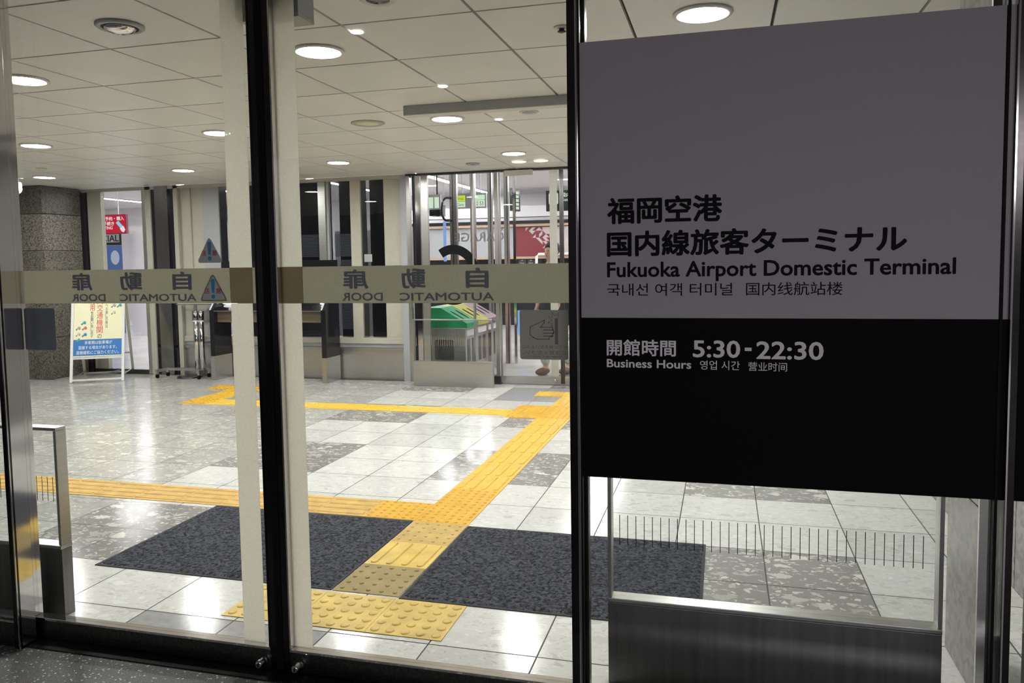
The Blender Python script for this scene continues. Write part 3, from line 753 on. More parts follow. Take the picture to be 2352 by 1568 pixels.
# ------------------------------------------------------------------ ceiling fittings
def downlight(loc, label):
    r = thing('downlight', loc, label, 'ceiling light', 'round recessed downlights')
    MB().lathe([(.104, -.001), (.122, -.001), (.124, -.006), (.121, -.010), (.106, -.012), (.102, -.008), (.102, -.001)], (0, 0, 0), 40).build('rim', M['white'], r, True)
    MB().lathe([(.1015, -.003), (.1015, -.0045), (.06, -.0048), (1e-6, -.005)], (0, 0, 0), 40).build('lens', M['lamp'], r, True)
    return r
dl = [((-1.890, 3.478), 'lit round downlight near the door sensor, largest left of the signboard'),
      ((-3.675, 3.493), 'lit round downlight at the left edge, nearest on that side'),
      ((-.090, 3.457), 'lit round downlight just above the grey signboard'),
      ((-1.904, 5.335), 'lit round downlight just behind the narrow ceiling beam'),
      ((-5.516, 5.321), 'lit round downlight at the left, in the second row back'),
      ((-3.754, 5.303), 'lit round downlight half hidden by the left frosted strip'),
      ((-5.527, 7.175), 'lit round downlight above the umbrella stand, in the back row'),
      ((-3.733, 7.201), 'lit round downlight above the dark back windows'),
      ((-1.916, 7.211), 'lit round downlight above the far glass door'),
      ((-7.311, 7.144), 'lit round downlight in front of the granite column'),
      ((-5.55, 3.48), 'round downlight out to the left of the near row'),
      ((-7.35, 5.32), 'round downlight far left in the second row'),
      ((-.1, 5.33), 'round downlight hidden behind the signboard'),
      ((-.1, 7.2), 'round downlight behind the signboard in the back row')]
d0 = None
for (x, y), l in dl:
    if d0 is None: d0 = downlight((x, y, TOP), l)
    else: copy_tree(d0, (x, y, TOP), l)
def small_lamp(loc, label):
    o = MB().lathe([(.028, -.0005), (.028, -.003), (.022, -.005), (1e-6, -.006)], (0, 0, 0), 24).build('indicator_lamp', M['lampweak'])
    o.location = loc; return tag(o, label, 'lamp', 'small round ceiling lamps on one joint')
s0 = small_lamp((-1.578, 3.258, TOP), 'small white lamp on a ceiling joint, nearest of three')
for (x, y), l in (((-1.588, 4.386), 'small white lamp on a ceiling joint crossing, middle of three'), ((-1.571, 5.509), 'small white lamp on a ceiling joint behind the beam, farthest of three')):
    c = s0.copy(); COL.objects.link(c); c.location = (x, y, TOP); c['label'] = l
sp = thing('ceiling_speaker', (-2.51, 5.318, TOP), 'cream round ceiling speaker left of the narrow beam', 'speaker')
MB().lathe([(.085, -.001), (.122, -.001), (.122, -.006), (.112, -.010), (.090, -.010), (.085, -.007)], (0, 0, 0), 36).build('rim', M['cream'], sp, True)
MB().lathe([(.0845, -.001), (.0845, -.007), (1e-6, -.008)], (0, 0, 0), 36).build('grille', M['paperY'], sp, True)
s2 = thing('ceiling_speaker', (-1.295, 5.297, TOP), 'small pale round ceiling speaker right of the beam downlight', 'speaker')
MB().lathe([(.050, -.001), (.066, -.001), (.066, -.005), (.058, -.009), (.050, -.006)], (0, 0, 0), 28).build('rim', M['white'], s2, True)
MB().lathe([(.0495, -.001), (.0495, -.006), (1e-6, -.007)], (0, 0, 0), 28).build('grille', M['greycol'], s2, True)
cmx = thing('ceiling_camera', (-2.489, 2.862, TOP), 'round grey dome camera in the nearest ceiling panel at top left', 'camera')
MB().lathe([(.075, -.001), (.098, -.001), (.098, -.008), (.090, -.014), (.078, -.014), (.074, -.008)], (0, 0, 0), 36).build('rim', M['greycol'], cmx, True)
MB().lathe([(.0735, -.001), (.0735, -.012), (.066, -.012), (.066, -.001)], (0, 0, 0), 36).build('dark_ring', M['black'], cmx, True)
MB().lathe([(.0655, -.004), (.062, -.018), (.045, -.030), (.02, -.036), (1e-6, -.037)], (0, 0, 0), 28).build('dome', M['chrome'], cmx, True)
c2 = thing('ceiling_camera', (-1.305, 2.885, TOP), 'round ceiling unit with dark centre cut by the top edge', 'camera')
MB().lathe([(.052, -.001), (.072, -.001), (.072, -.006), (.064, -.010), (.054, -.008)], (0, 0, 0), 32).build('rim', M['white'], c2, True)
MB().lathe([(.0515, -.001), (.0515, -.007), (.03, -.012), (1e-6, -.014)], (0, 0, 0), 28).build('dome', M['blackgloss'], c2, True)
sk = thing('sprinkler', (-.695, 3.47, TOP), 'small sprinkler head on a white plate beside the dark door post', 'sprinkler')
MB().lathe([(.03, -.0005), (.036, -.002), (.034, -.006), (.02, -.008)], (0, 0, 0), 24).build('plate', M['white'], sk, True)
MB().lathe([(.012, -.008), (.012, -.018), (.02, -.019), (.02, -.021), (.006, -.026), (1e-6, -.027)], (0, 0, 0), 16).build('head', M['darkframe'], sk, True)
dd = thing('smoke_detector', (-2.512, 7.80, TOP), 'dark round ceiling unit near the far glass', 'detector')
MB().lathe([(.055, -.001), (.074, -.001), (.072, -.012), (.05, -.014)], (0, 0, 0), 28).build('ring', M['greycol'], dd, True)
MB().lathe([(.0495, -.001), (.0495, -.012), (1e-6, -.016)], (0, 0, 0), 28).build('core', M['dark'], dd, True)
s3 = thing('smoke_detector', (-6.713, 6.529, TOP), 'small pale smoke detector on the ceiling in front of the column downlight', 'detector')
MB().lathe([(.04, -.001), (.05, -.004), (.046, -.016), (.03, -.026), (1e-6, -.028)], (0, 0, 0), 24).build('body', M['white'], s3, True)
em = thing('emergency_light', (-1.905, 7.80, TOP), 'pair of cream emergency lamps on the ceiling near the far door', 'emergency light')
MB().box(-.215, .215, -.045, .045, -.006, -.001, .003).build('plate', M['ceil'], em, True)
for sx in (-.115, .115):
    MB().lathe([(.075, -.006), (.07, -.014), (1e-6, -.018)], (sx, 0, 0), 28).build('lamp', M['emer'], em, True)
bm_ = thing('smoke_barrier', (-.45, 4.88, TOP), 'narrow grey beam under the ceiling running behind the signboard', 'beam')
MB().box(-2.03, 1.14, 4.84, 4.93, 2.338, TOP - .0005, .002).build('casing', M['greycol'], bm_)
MB().box(-2.03, 1.14, 4.842, 4.928, 2.332, 2.3375).build('bottom_trim', M['white'], bm_)
wc = thing('security_camera', (-7.53, 7.0, 2.28), 'white security camera hanging from the ceiling at the left edge', 'camera')
MB().box(-7.60, -7.50, 6.95, 7.05, 2.37, TOP - .001, .004).build('bracket', M['white'], wc)
MB().cyl((-7.55, 7.0, 2.33), .02, .04, 16).build('stem', M['white'], wc)
MB().lathe([(.045, .10), (.052, .08), (.052, .02), (.04, -.01), (.015, -.03), (1e-6, -.032)], (-7.55, 7.0, 2.23), 24).build('housing', M['white'], wc)

# ------------------------------------------------------------------ back wall of the lobby
YB = 8.5
def wall_panel(name, x0, x1, y0, y1, z0, z1, mt, label, cat='wall'):
    return struct(name, MB().box(x0, x1, y0, y1, z0, z1), mt, label, cat)
# glazed bay beside the column
w4 = thing('window_4', (-7.57, YB, 0), 'glazed bay with bright hall behind, right of the granite column', 'window', kind='structure')
MB().box(-8.12, -8.03, 8.46, 8.52, 0, TOP).build('frame_post', M['steel'], w4)
MB().box(-8.03, -8.0, 8.46, 8.52, 0, TOP).build('gasket', M['black'], w4)
MB().box(-7.16, -7.10, 8.46, 8.56, 0, TOP).build('frame_post', M['steel'], w4)
MB().box(-8.0, -7.16, 8.46, 8.52, 0, .055).build('bottom_rail', M['rail_dark'], w4)
MB().box(-8.0, -7.16, 8.47, 8.50, 2.365, TOP).build('top_rail', M['darkframe'], w4)
MB().box(-7.788, -7.16, 8.486, 8.494, .055, 2.365).build('glass', M['glass_far'], w4)
wall_panel('wall_pier', -8.0, -7.79, 8.465, 8.53, .056, 2.36, M['cream'], 'cream pier behind the glazed bay right of the granite column', 'pier')
# stainless bay
w5 = thing('window_5', (-6.85, YB, 0), 'mirror-like stainless bay between the bright bay and the cream piers', 'wall panel', kind='structure')
MB().box(-7.10, -7.02, 8.45, 8.54, 0, TOP).build('frame_post', M['cream'], w5)
MB().box(-7.02, -6.95, 8.47, 8.56, 0, TOP).build('dark_reveal', M['blackgloss'], w5)
MB().box(-6.95, -6.76, 8.44, 8.60, 0, TOP).build('bright_panel', mat('mirror_stainless', (.26, .255, .24), .16, 1., noise=.15, nscale=2, aniso=(3, 3, 1)), w5)
MB().box(-6.76, -6.68, 8.47, 8.56, 0, TOP).build('dark_reveal', M['blackgloss'], w5)
MB().box(-6.68, -6.62, 8.45, 8.54, 0, TOP).build('frame_post', M['cream'], w5)
# cream and grey piers
pr = struct('wall_pier_wide', MB().box(-6.61, -6.30, 8.52, 8.7, .45, TOP, .002), M['cream'], 'wide cream pier behind the umbrella stand', 'pier')
MB().box(-6.615, -6.47, 8.50, 8.519, .45, TOP).build('warm_grey_strip', mat('pier_warm_grey', (.42, .40, .34), .4), pr)  # second, warm grey tone of the pier
wall_panel('wall_pier_grey', -6.29, -6.06, 8.50, 8.66, .45, TOP, M['greycol'], 'blue grey pier left of the left frosted strip', 'pier')
wall_panel('wall_pier_middle', -5.335, -5.25, 8.50, 8.66, .5, TOP, M['greycol'], 'thin grey pier seen between the door stiles', 'pier')
wall_panel('wall_pier_right', -4.265, -4.135, 8.49, 8.66, .5, TOP, M['cream'], 'narrow cream pier between two dark back windows', 'pier')
wall_panel('wall_pier_last', -3.835, -3.605, 8.49, 8.66, .5, TOP, M['cream'], 'cream pier left of the far glass vestibule', 'pier')
# dark windows
def dark_window(name, x0, x1, label, shut=None):
    r = thing(name, ((x0 + x1) / 2, YB, .5), label, 'window', kind='structure')
    MB().box(x0, x1, 8.52, 8.528, .52, TOP).build('glass', M['smoked'], r)
    MB().box(x0, x1, 8.75, 8.80, .45, TOP).build('dark_interior_sheet', M['dark'], r)  # dark sheet stands in for the unlit room behind the glass
    if shut:
        k = MB()
        for (a, b, z0, z1) in shut:
            z = z0
            while z < z1 - .01:
                k.box(a, b, 8.535, 8.545, z, z + .012); z += .017
        k.build('perforated_shutter', M['shutter'], r)
    return r
dark_window('window_6', -5.25, -4.67, 'dark back window with grey shutter left of the steel mullion', ((-5.2, -4.72, 1.47, 1.75), (-5.2, -4.7, .52, .8)))
dark_window('window_7', -4.54, -4.265, 'dark back window with grey shutter right of the steel mullion', ((-4.50, -4.266, 1.47, 1.75), (-4.44, -4.266, .6, 1.44)))
dark_window('window_8', -4.135, -3.835, 'plain dark back window with a small notice')
nt_ = MB().box(-4.11, -4.01, 8.512, 8.514, 1.40, 1.49).build('notice', M['greycol']); tag(nt_, 'small grey paper notice stuck on the plain dark back window', 'notice')
dark_window('window_9', -6.06, -5.335, 'dark back window behind the left frosted strip')
tr = struct('trim_3', MB().box(-4.67, -4.575, 8.46, 8.56, .5, TOP, .002), M['steel'], 'brushed steel mullion between the dark back windows', 'mullion')
MB().box(-4.573, -4.543, 8.48, 8.56, .5, TOP).build('side_bead', M['greycol'], tr)
dw = struct('wall_back', MB().box(-7.02, -3.49, 8.50, 8.62, 0, .345), M['steel_h'], 'low brushed steel wall under the dark back windows', 'wall')
MB().box(-7.02, -3.49, 8.47, 8.62, .347, .384).build('steel_rail', M['steel'], dw)
MB().box(-7.02, -3.49, 8.50, 8.62, .386, .43).build('recess', M['greycol'], dw)
MB().box(-7.02, -3.49, 8.48, 8.64, .432, .50, .002).build('ledge', M['cream'], dw)
struct('trim_4', MB().box(-8.1, -3.49, 8.45, 8.52, 2.355, TOP), M['cream'], 'pale head trim along the top of the back windows', 'trim')
struct('wall_above', MB().box(-11.3, 1.35, 8.46, 8.62, TOP + .05, 3.1), M['hallwhite'], 'bulkhead over the back windows', 'wall')
struct('wall_back_left', MB().box(-11.3, -8.12, 8.46, 8.56, 0, TOP), M['greycol'], 'grey back wall behind the granite column', 'wall')
struct('wall_back_right', MB().box(-.3, 1.35, 8.46, 8.56, 0, TOP), M['hallwhite'], 'white back wall hidden behind the signboard', 'wall')
# far vestibule: fixed panes, door leaf and its black number
w10 = thing('window_10', (-2.97, 8.46, 0), 'far fixed glass panes beside the far sliding door', 'window', kind='structure')
for a, b, y0, y1, mt in ((-3.605, -3.53, 8.44, 8.56, 'greycol'), (-3.53, -3.49, 8.44, 8.50, 'steel'), (-3.455, -3.44, 8.44, 8.49, 'black'), (-3.42, -3.36, 8.44, 8.48, 'chrome'), (-3.35, -3.27, 8.44, 8.48, 'steel'), (-2.742, -2.722, 8.44, 8.48, 'steel'), (-2.475, -2.435, 8.43, 8.50, 'steel')):
    MB().box(a, b, y0, y1, 0, 2.37).build('frame_post', M[mt], w10)
for a, b in ((-3.27, -2.742), (-2.722, -2.475)):
    MB().box(a, b, 8.456, 8.462, .02, 2.37).build('glass', M['glass_far'], w10)
MB().box(-3.53, -.3, 8.42, 8.50, 2.372, TOP - .001).build('head_rail', M['darkframe'], w10)
arc = MB(); cx, cz = -2.985, 1.236
N_ = 40; pin, pout = [], []
for k in range(N_ + 1):
    a = math.radians(124 - 248 * k / N_)
    pout.append((cx + .315 * math.cos(a), 8.4665, cz + .343 * math.sin(a))); pin.append((cx + .212 * math.cos(a), 8.4665, cz + .238 * math.sin(a)))
for k in range(N_): arc.quad([pout[k], pout[k + 1], pin[k + 1], pin[k]])
lab(arc.build('black_letter', M['black'], w10), 'big black curved gate character on the far glass')
d3 = thing('door_3', (-2.07, 8.44, 0), 'far glass sliding door leaf behind the hand sticker', 'sliding door', kind='structure')
MB().box(-2.42, -2.405, 8.425, 8.45, .02, 2.37).build('stile', M['steel'], d3)
MB().box(-1.735, -1.712, 8.425, 8.45, .02, 2.37).build('meeting_stile', M['rail_dark'], d3)
MB().box(-2.405, -1.735, 8.425, 8.45, .008, .095).build('bottom_rail', M['steel'], d3)
MB().box(-2.405, -1.735, 8.434, 8.440, .095, 2.37).build('glass', M['glass_far'], d3)
MB().box(-1.846, -1.762, 8.4415, 8.442, .10, 2.36).build('frosted_strip', M['film'], d3)
MB().lathe([(.022, 0), (.022, -.02), (.016, -.026)], (-1.795, 8.425, .05), 20, 'y').build('lock_cylinder', M['chrome'], d3)
MB().box(-2.60, -2.42, 8.40, 8.50, .0, .09).build('floor_guide', M['rail_dark'], d3)
d4 = thing('door_4', (-1.2, 8.44, 0), 'far glass sliding door leaf hidden behind the signboard post', 'sliding door', kind='structure')
MB().box(-1.708, -1.69, 8.425, 8.45, .02, 2.37).build('meeting_stile', M['rail_dark'], d4)
MB().box(-1.69, -.9, 8.425, 8.45, .008, .095).build('bottom_rail', M['steel'], d4)
MB().box(-1.69, -.9, 8.434, 8.440, .095, 2.37).build('glass', M['glass_far'], d4)
hd = thing('door_sensor', (-2.18, 8.40, 2.33), 'white rounded door sensor above the far glass door', 'sensor')
MB().box(-2.34, -2.02, 8.36, 8.419, 2.315, 2.375, .012).build('housing', M['white'], hd)

# ------------------------------------------------------------------ furniture of the lobby
# A-frame poster stand
af = thing('poster_stand', (-7.575, 7.60, 0), 'white A-frame poster stand with cream and blue parking notice', 'sign stand', rz=math.atan2(.31, .511))
LEN, SPR, HT = .597, .35, 1.17
def fp(u, s, z):  # s=0 front frame foot line, leans back with height
    k = z / HT
    return (u, SPR * k if s == 0 else 2 * SPR - SPR * k, z)
for s, nm in ((0, 'front_frame'), (1, 'rear_frame')):
    f = MB(); w = .03
    for u in (w / 2, LEN - w / 2): f.bar(fp(u, s, 0.002), fp(u, s, HT), w, .02)
    for z in (.03, .285, HT - .012): f.bar(fp(w, s, z), fp(LEN - w, s, z), .02 if z < .2 else .03, .02)
    f.build(nm, M['white'] if s == 0 else M['cream'], af, True)
f = MB()
for u in (.03, LEN - .03): f.bar(fp(u, 0, .06), fp(u, 1, .06), .012)
f.bar(fp(.2, 0, .05), fp(.42, 1, .05), .012)
f.build('spreader', M['steel'], af, True)
n0 = Vector(fp(0, 0, HT)) - Vector(fp(0, 0, 0)); n0.normalize(); nrm = Vector((0, -n0.z, n0.y))
def bp(u, v, d=.0):   # poster coordinates: u across 0..1, v up 0..1
    z = .30 + v * (HT - .03 - .30); x = .032 + u * (LEN - .064)
    p = Vector(fp(x, 0, z)) + nrm * (.004 + d)
    return p
pb = MB(); pb.prism([bp(0, 0), bp(1, 0), bp(1, 1), bp(0, 1)], -nrm * .006); poster = pb.build('poster', M['paperY'], af, True)
def ptext(b, body, u0, u1, v0, v1, d, bold):
    q = text_bm(body, 0); xs = [v.co.x for v in q.verts]; yy = [v.co.y for v in q.verts]
    for v in q.verts:
        v.co = bp(u0 + (v.co.x - min(xs)) / (max(xs) - min(xs)) * (u1 - u0), v0 + (v.co.y - min(yy)) / (max(yy) - min(yy)) * (v1 - v0), d)
    b.merge(q)
VB = .245
pq = MB(); pq.quad([bp(0, .015, .001), bp(1, .015, .001), bp(1, VB, .001), bp(0, VB, .001)]); pq.build('blue_band', M['paperB'], poster, True)
t = MB()
ptext(t, '多客期は駐車場が', .23, .80, .175, .225, .002, .05)
ptext(t, '混雑する場合があります。', .10, .90, .105, .155, .002, .05)
ptext(t, '混雑緩和にご協力ください。', .06, .94, .035, .085, .002, .05)
t.build('white_lettering', M['posterwhite'], poster, True)
def column_text(b, s, uc, w, vtop, h):
    for k, ch in enumerate(s): ptext(b, ch, uc - w / 2, uc + w / 2, vtop - (k + .93) * h, vtop - k * h, .002, .05)
t = MB(); column_text(t, '公共交通機関', .535, .125, .95, .105); column_text(t, '利用', .375, .10, .845, .10); column_text(t, '福岡空港', .68, .062, .985, .058)
t.build('red_lettering', M['posterred'], poster, True)
t = MB(); column_text(t, 'の', .535, .09, .318, .07); column_text(t, 'をお願い致します', .375, .06, .645, .0475); column_text(t, 'へお越しの際は', .68, .05, .75, .05)
t.build('dark_text', M['postertxt'], poster, True)
carc = [(.02, .2, .42), (.45, .12, .14), (.05, .35, .32), (.45, .4, .4), (.6, .56, .45)]
def car(u, v, c, nm):
    q = MB(); w, h = .11, .045
    prof = [(-.5, .1), (-.45, .45), (-.2, .55), (.0, .95), (.3, 1.0), (.42, .6), (.5, .45), (.5, .1)]
    q.prism([bp(u + px * w, v + pz * h + px * .02, .0018) for px, pz in prof], nrm * .0002)
    for dx in (-.28, .28):
        q.prism([bp(u + dx * w + .011 * math.cos(a * PI / 6), v + .1 * h + .008 * math.sin(a * PI / 6) + dx * .02, .0022) for a in range(12)], nrm * .0002, 1)
    q.build('car_picture', [nm, M['postertxt']], poster, True)
cm = {k: mat('poster_car_' + k, c, .5) for k, c in dict(blue=(.02, .2, .5), teal=(.03, .38, .36), red=(.6, .16, .12), beige=(.6, .55, .42), grey=(.4, .36, .36)).items()}
for u, v, k in ((.82, .80, 'blue'), (.94, .80, 'beige'), (.82, .70, 'grey'), (.94, .70, 'teal'), (.82, .60, 'beige'), (.20, .46, 'teal'), (.09, .385, 'grey'), (.22, .385, 'red'), (.09, .30, 'beige'), (.22, .29, 'blue'), (.09, .215, 'teal'), (.94, .90, 'red'), (.2, .9, 'blue'), (.09, .82, 'grey')):
    car(u, v, None, cm[k])

# umbrella stand on castors
us = thing('umbrella_stand', (-6.40, 8.25, 0), 'steel umbrella bag stand on castors with two upright tubes', 'umbrella stand')
f = MB()
f.box(-6.80, -6.14, 8.33, 8.36, .075, .11, .003); f.box(-6.80, -6.765, 8.13, 8.33, .075, .11, .003); f.box(-6.20, -6.165, 8.13, 8.33, .075, .11, .003)
f.build('base_frame', M['steel'], us)
for x in (-6.782, -6.182):
    for y in (8.15, 8.345):
        w = MB().box(x - .012, x + .012, y - .012, y + .012, .05, .0745).build('castor_fork', M['steel'], us)
        MB().cyl((x - .01, y, .026), .025, .02, 18, 'x').build('wheel', M['black'], w)
MB().lathe([(.15, .001), (.15, .01), (.13, .02)], (-6.42, 8.29, 0), 36).build('floor_plate', M['rail_dark'], us)
MB().box(-6.36, -6.325, 8.335, 8.365, .1105, .90, .002).build('upright_post', M['steel'], us)
for x in (-6.262, -6.185):
    tb = MB().lathe([(.032, .112), (.032, .715), (.030, .716)], (x, 8.24, 0), 24).build('tube', M['chrome'], us)
    MB().lathe([(.036, .717), (.037, .75), (.037, .83), (.030, .835)], (x, 8.24, 0), 24).build('dark_collar', mat('smoky_chrome', (.3, .27, .27), .1, 1.), tb)
    MB().lathe([(.0345, .70), (.0345, .7165)], (x, 8.24, 0), 24).build('ring', M['posterwhite'], tb)
MB().box(-6.295, -6.15, 8.20, 8.28, .1105, .1115).build('tube_base', M['steel'], us)
MB().box(-6.60, -6.04, 8.32, 8.38, .90, .915, .003).build('shelf', M['steel'], us)
MB().box(-6.57, -6.06, 8.31, 8.39, .916, .975, .004).build('top_rail', M['paperY'], us)
MB().box(-6.365, -6.32, 8.31, 8.333, .70, .80).build('blue_tag', M['paperB'], us)

# information desk kiosk
ik = thing('information_desk', (-5.2, 8.3, 0), 'black touchscreen information desk with steel feet before the back windows', 'kiosk')
def side(x0, x1):
    MB().box(x0, x1, 8.12, 8.46, 0, .293, .002).build('steel_foot', M['steel'], ik)
    p = [(x0, 8.13, .294), (x0, 8.46, .294), (x0, 8.46, 1.04), (x0, 8.30, 1.04), (x0, 8.13, .845)]
    MB().prism(p, (x1 - x0, 0, 0)).build('black_side', M['blackgloss'], ik)
    e = MB().prism([(x0 + .004, 8.128, .85), (x0 + .004, 8.298, 1.045), (x0 + .018, 8.298, 1.045), (x0 + .018, 8.128, .85)], (0, -.004, .004))
    e.build('lit_edge', M['signwhite'], ik)
side(-5.985, -5.925); side(-4.495, -4.435)
MB().prism([(-5.924, 8.14, .83), (-5.924, 8.40, .83), (-5.924, 8.40, .95), (-5.924, 8.14, .845)], (1.428, 0, 0)).build('desk_top', M['blackgloss'], ik)
MB().box(-5.924, -4.496, 8.132, 8.139, .832, .843).build('desk_edge', M['steel'], ik)
MB().box(-5.924, -4.496, 8.20, 8.39, .70, .829).build('under_tray', mat('desk_brown', (.12, .09, .05), .5), ik)
mo = MB().box(-5.99, -4.43, 8.41, 8.45, .96, 1.43, .003).build('monitor_bank', M['blackgloss'], ik)
for x0, x1 in ((-5.86, -5.42), (-5.385, -5.31), (-5.21, -4.80)):
    sc_ = MB().box(x0, x1, 8.405, 8.4095, 1.06, 1.36).build('screen', mat('screen_dark', (.02, .022, .03), .1), mo)
MB().box(-5.44, -5.40, 8.402, 8.4045, 1.12, 1.20).build('lit_panel', M['signcyan'], mo); MB().box(-5.44, -5.40, 8.402, 8.4045, 1.20, 1.235).build('yellow_panel', M['signyellow'], mo)
MB().box(-5.275, -5.195, 8.402, 8.4045, 1.12, 1.19).build('lit_panel', M['signwhite'], mo); MB().box(-5.275, -5.195, 8.402, 8.4045, 1.25, 1.258).build('green_bar', M['signgreen'], mo)
for x, b in ((-5.80, .11), (-4.545, .04)):
    pts = [(x + b * math.cos(k * PI / 10), 8.135 + .02, .90 + .035 * math.sin(k * PI / 10)) for k in range(20)]
    MB().prism([(p[0], 8.30 + (p[2] - .9) * 1.2, .93 + (p[2] - .9) * .6) for p in pts], (0, -.004, .006)).build('desk_lamp_panel', M['lampweak'], ik)
MB().prism([(-5.72, 8.36, .955), (-5.55, 8.36, .955), (-5.55, 8.40, .985), (-5.72, 8.40, .985)], (0, -.004, .004)).build('notice_card', M['signcyan'], ik)

# recycling bins behind the far glass
def rbin(y0, y1, mt, label):
    r = thing('recycling_bin', (-3.2, (y0 + y1) / 2, 0), label, 'bin', 'recycling bins in a row')
    MB().box(-3.47, -2.95, y0 + .004, y1 - .004, .03, .60, .006).build('body', M['steel'], r)
    ld = MB().prism([(-3.47, y0 + .002, .601), (-2.93, y0 + .002, .601), (-2.93, y0 + .002, .655), (-3.26, y0 + .002, .84), (-3.47, y0 + .002, .84)], (0, y1 - y0 - .004, 0)).build('lid', mt, r)
    nx, nz = .185, .33; L = math.hypot(nx, nz); nx, nz = .4887, .8725
    for k in (.3, .62):
        yc = y0 + (y1 - y0) * (.28 if k == .3 else .70)
        p = []
        for a in range(16):
            q = .10 * math.cos(a * PI / 8); w = .028 * math.sin(a * PI / 8)
            px, pz = -3.095 + q * .8725, .7475 - q * .4887
            p.append((px + nx * .0005, yc + w, pz + nz * .0005))
        MB().prism(p, (nx * .002, 0, nz * .002)).build('slot', M['black'], ld)
    MB().box(-2.95, -2.948, y0 + .05, y1 - .05, .50, .57).build('label_plate', M['posterwhite'], r)
    for a in (y0 + .06, (y0 + y1) / 2 + .02):
        MB().box(-2.9495, -2.947, a, a + .11, .16, .46, .002).build('door_window', M['rail_dark'], r)
    MB().prism([(x, y0 + .0035, z) for x, _, z in rrect(-3.34, -3.10, .22, .46, .02, 0)], (0, -.003, 0)).build('side_window', M['rail_dark'], r)
rbin(8.76, 9.20, M['green'], 'recycling bin with green lid, nearest behind the far guard')
rbin(9.20, 9.64, M['binyel'], 'recycling bin with yellow green lid, in the middle of the row')
rbin(9.64, 10.08, M['binpur'], 'recycling bin with mauve lid at the far end of the row')

# ------------------------------------------------------------------ bright hall behind
def hall_box(name, x0, x1, y0, y1, z0, z1, mt, label, cat='wall'): return struct(name, MB().box(x0, x1, y0, y1, z0, z1), mt, label, cat)
hall_box('wall_hall_back', -18.8, 8.8, 18.0, 18.2, 0, 3.0, M['hallwhite'], 'white end wall of the hall')
hall_box('wall_hall_left', -18.8, -18.6, 8.62, 18, 0, 3.0, M['hallwhite'], 'white left wall of the hall')
hall_box('wall_hall_right', 8.6, 8.8, 8.62, 18, 0, 3.0, M['hallwhite'], 'white right wall of the hall')
hall_box('wall_hall_front', 1.35, 8.8, 8.46, 8.62, 0, 3.0, M['hallwhite'], 'white wall of the hall beside the lobby')
hall_box('wall_hall_front_left', -18.8, -11.3, 8.46, 8.62, 0, 3.0, M['hallwhite'], 'white wall of the hall left of the lobby')
hall_box('wall_partition', -12.22, -9.2, 14.0, 14.2, 0, 2.255, M['hallwhite'], 'white partition behind the red ticketing sign', 'partition')
hall_box('wall_partition_side', -5.9, -4.55, 11.2, 11.4, 0, 1.9, M['greycol'], 'grey partition behind the far glass vestibule', 'partition')
def linear_light(x, y0, y1, label):
    r = thing('linear_light', (x, (y0 + y1) / 2, 3.0), label, 'ceiling light', 'long linear lights in the hall')
    MB().box(x - .07, x + .07, y0, y1, 2.972, 2.999).build('housing', M['white'], r)
    MB().box(x - .055, x + .055, y0 + .02, y1 - .02, 2.966, 2.9715).build('tube', M['hallamp'], r)
for x, y0, y1, l in ((-13.7, 12, 17.5, 'long white linear light above the ticketing sign'), (-10.2, 10.2, 17.5, 'long white linear light in the middle of the hall'), (-7.4, 9.2, 17.5, 'long white linear light behind the dark back windows'), (-5.25, 9.4, 17.5, 'long white linear light seen through the far glass vestibule'), (-2.2, 9.4, 17.5, 'long white linear light behind the far door'), (1.0, 9.4, 17.5, 'long white linear light behind the signboard'), (5.0, 9.4, 17.5, 'long white linear light at the right end of the hall')):
    linear_light(x, y0, y1, l)
# ticketing sign
tk = thing('ticketing_sign', (-11.68, 13, 2.06), 'hanging red ticketing sign with white characters in the left bay', 'sign')
MB().box(-12.25, -11.385, 13.0, 13.06, 2.055, 2.435).build('frame', mat('dark_red_frame', (.12, .01, .02), .4), tk)
MB().box(-12.24, -11.395, 12.994, 12.9995, 2.068, 2.422).build('red_face', M['signred'], tk)
t = MB(); t.text('航空券予約・購入', -12.14, -11.42, 2.315, 2.395, 12.992, .02).text('変更手続き', -12.10, -11.66, 2.22, 2.30, 12.992, .02).text('TICKETING', -12.12, -11.70, 2.145, 2.205, 12.992, .02)
t.build('white_lettering', M['signwhite'], tk)
MB().prism([(-11.62, 12.992, 2.27), (-11.56, 12.992, 2.31), (-11.45, 12.992, 2.20), (-11.51, 12.992, 2.16)], (0, .001, 0)).build('phone_picture', M['signcyan'], tk)
MB().prism([(-11.53, 12.991, 2.16), (-11.44, 12.991, 2.205), (-11.40, 12.991, 2.13), (-11.44, 12.991, 2.08), (-11.49, 12.991, 2.10)], (0, .0008, 0)).build('hand_picture', M['signwhite'], tk)
MB().box(-11.585, -11.57, 13.02, 13.035, 2.436, 2.999).build('hanger', M['white'], tk)
bs = thing('store_sign', (-12.3, 13.8, 1.9), 'black fascia with white capital letters below the red sign', 'sign')
MB().box(-12.75, -12.27, 13.80, 13.86, 1.86, 2.24).build('board', M['blackgloss'], bs)
MB().box(-12.72, -12.275, 13.795, 13.7995, 1.92, 2.09).build('pale_strip', M['greycol'], bs)
MB().text('CIAL', -12.71, -12.28, 1.935, 2.075, 13.793, .02).build('lettering', M['black'], bs)
MB().box(-12.75, -12.27, 13.80, 13.86, 0.002, 1.855).build('poster_screen', M['posterblue'], bs)
MB().prism([(-12.40 + .11 * math.cos(k * PI / 10), 13.798, 1.60 + .15 * math.sin(k * PI / 10)) for k in range(20)], (0, .0005, 0)).build('poster_glow', M['posterglow'], bs)
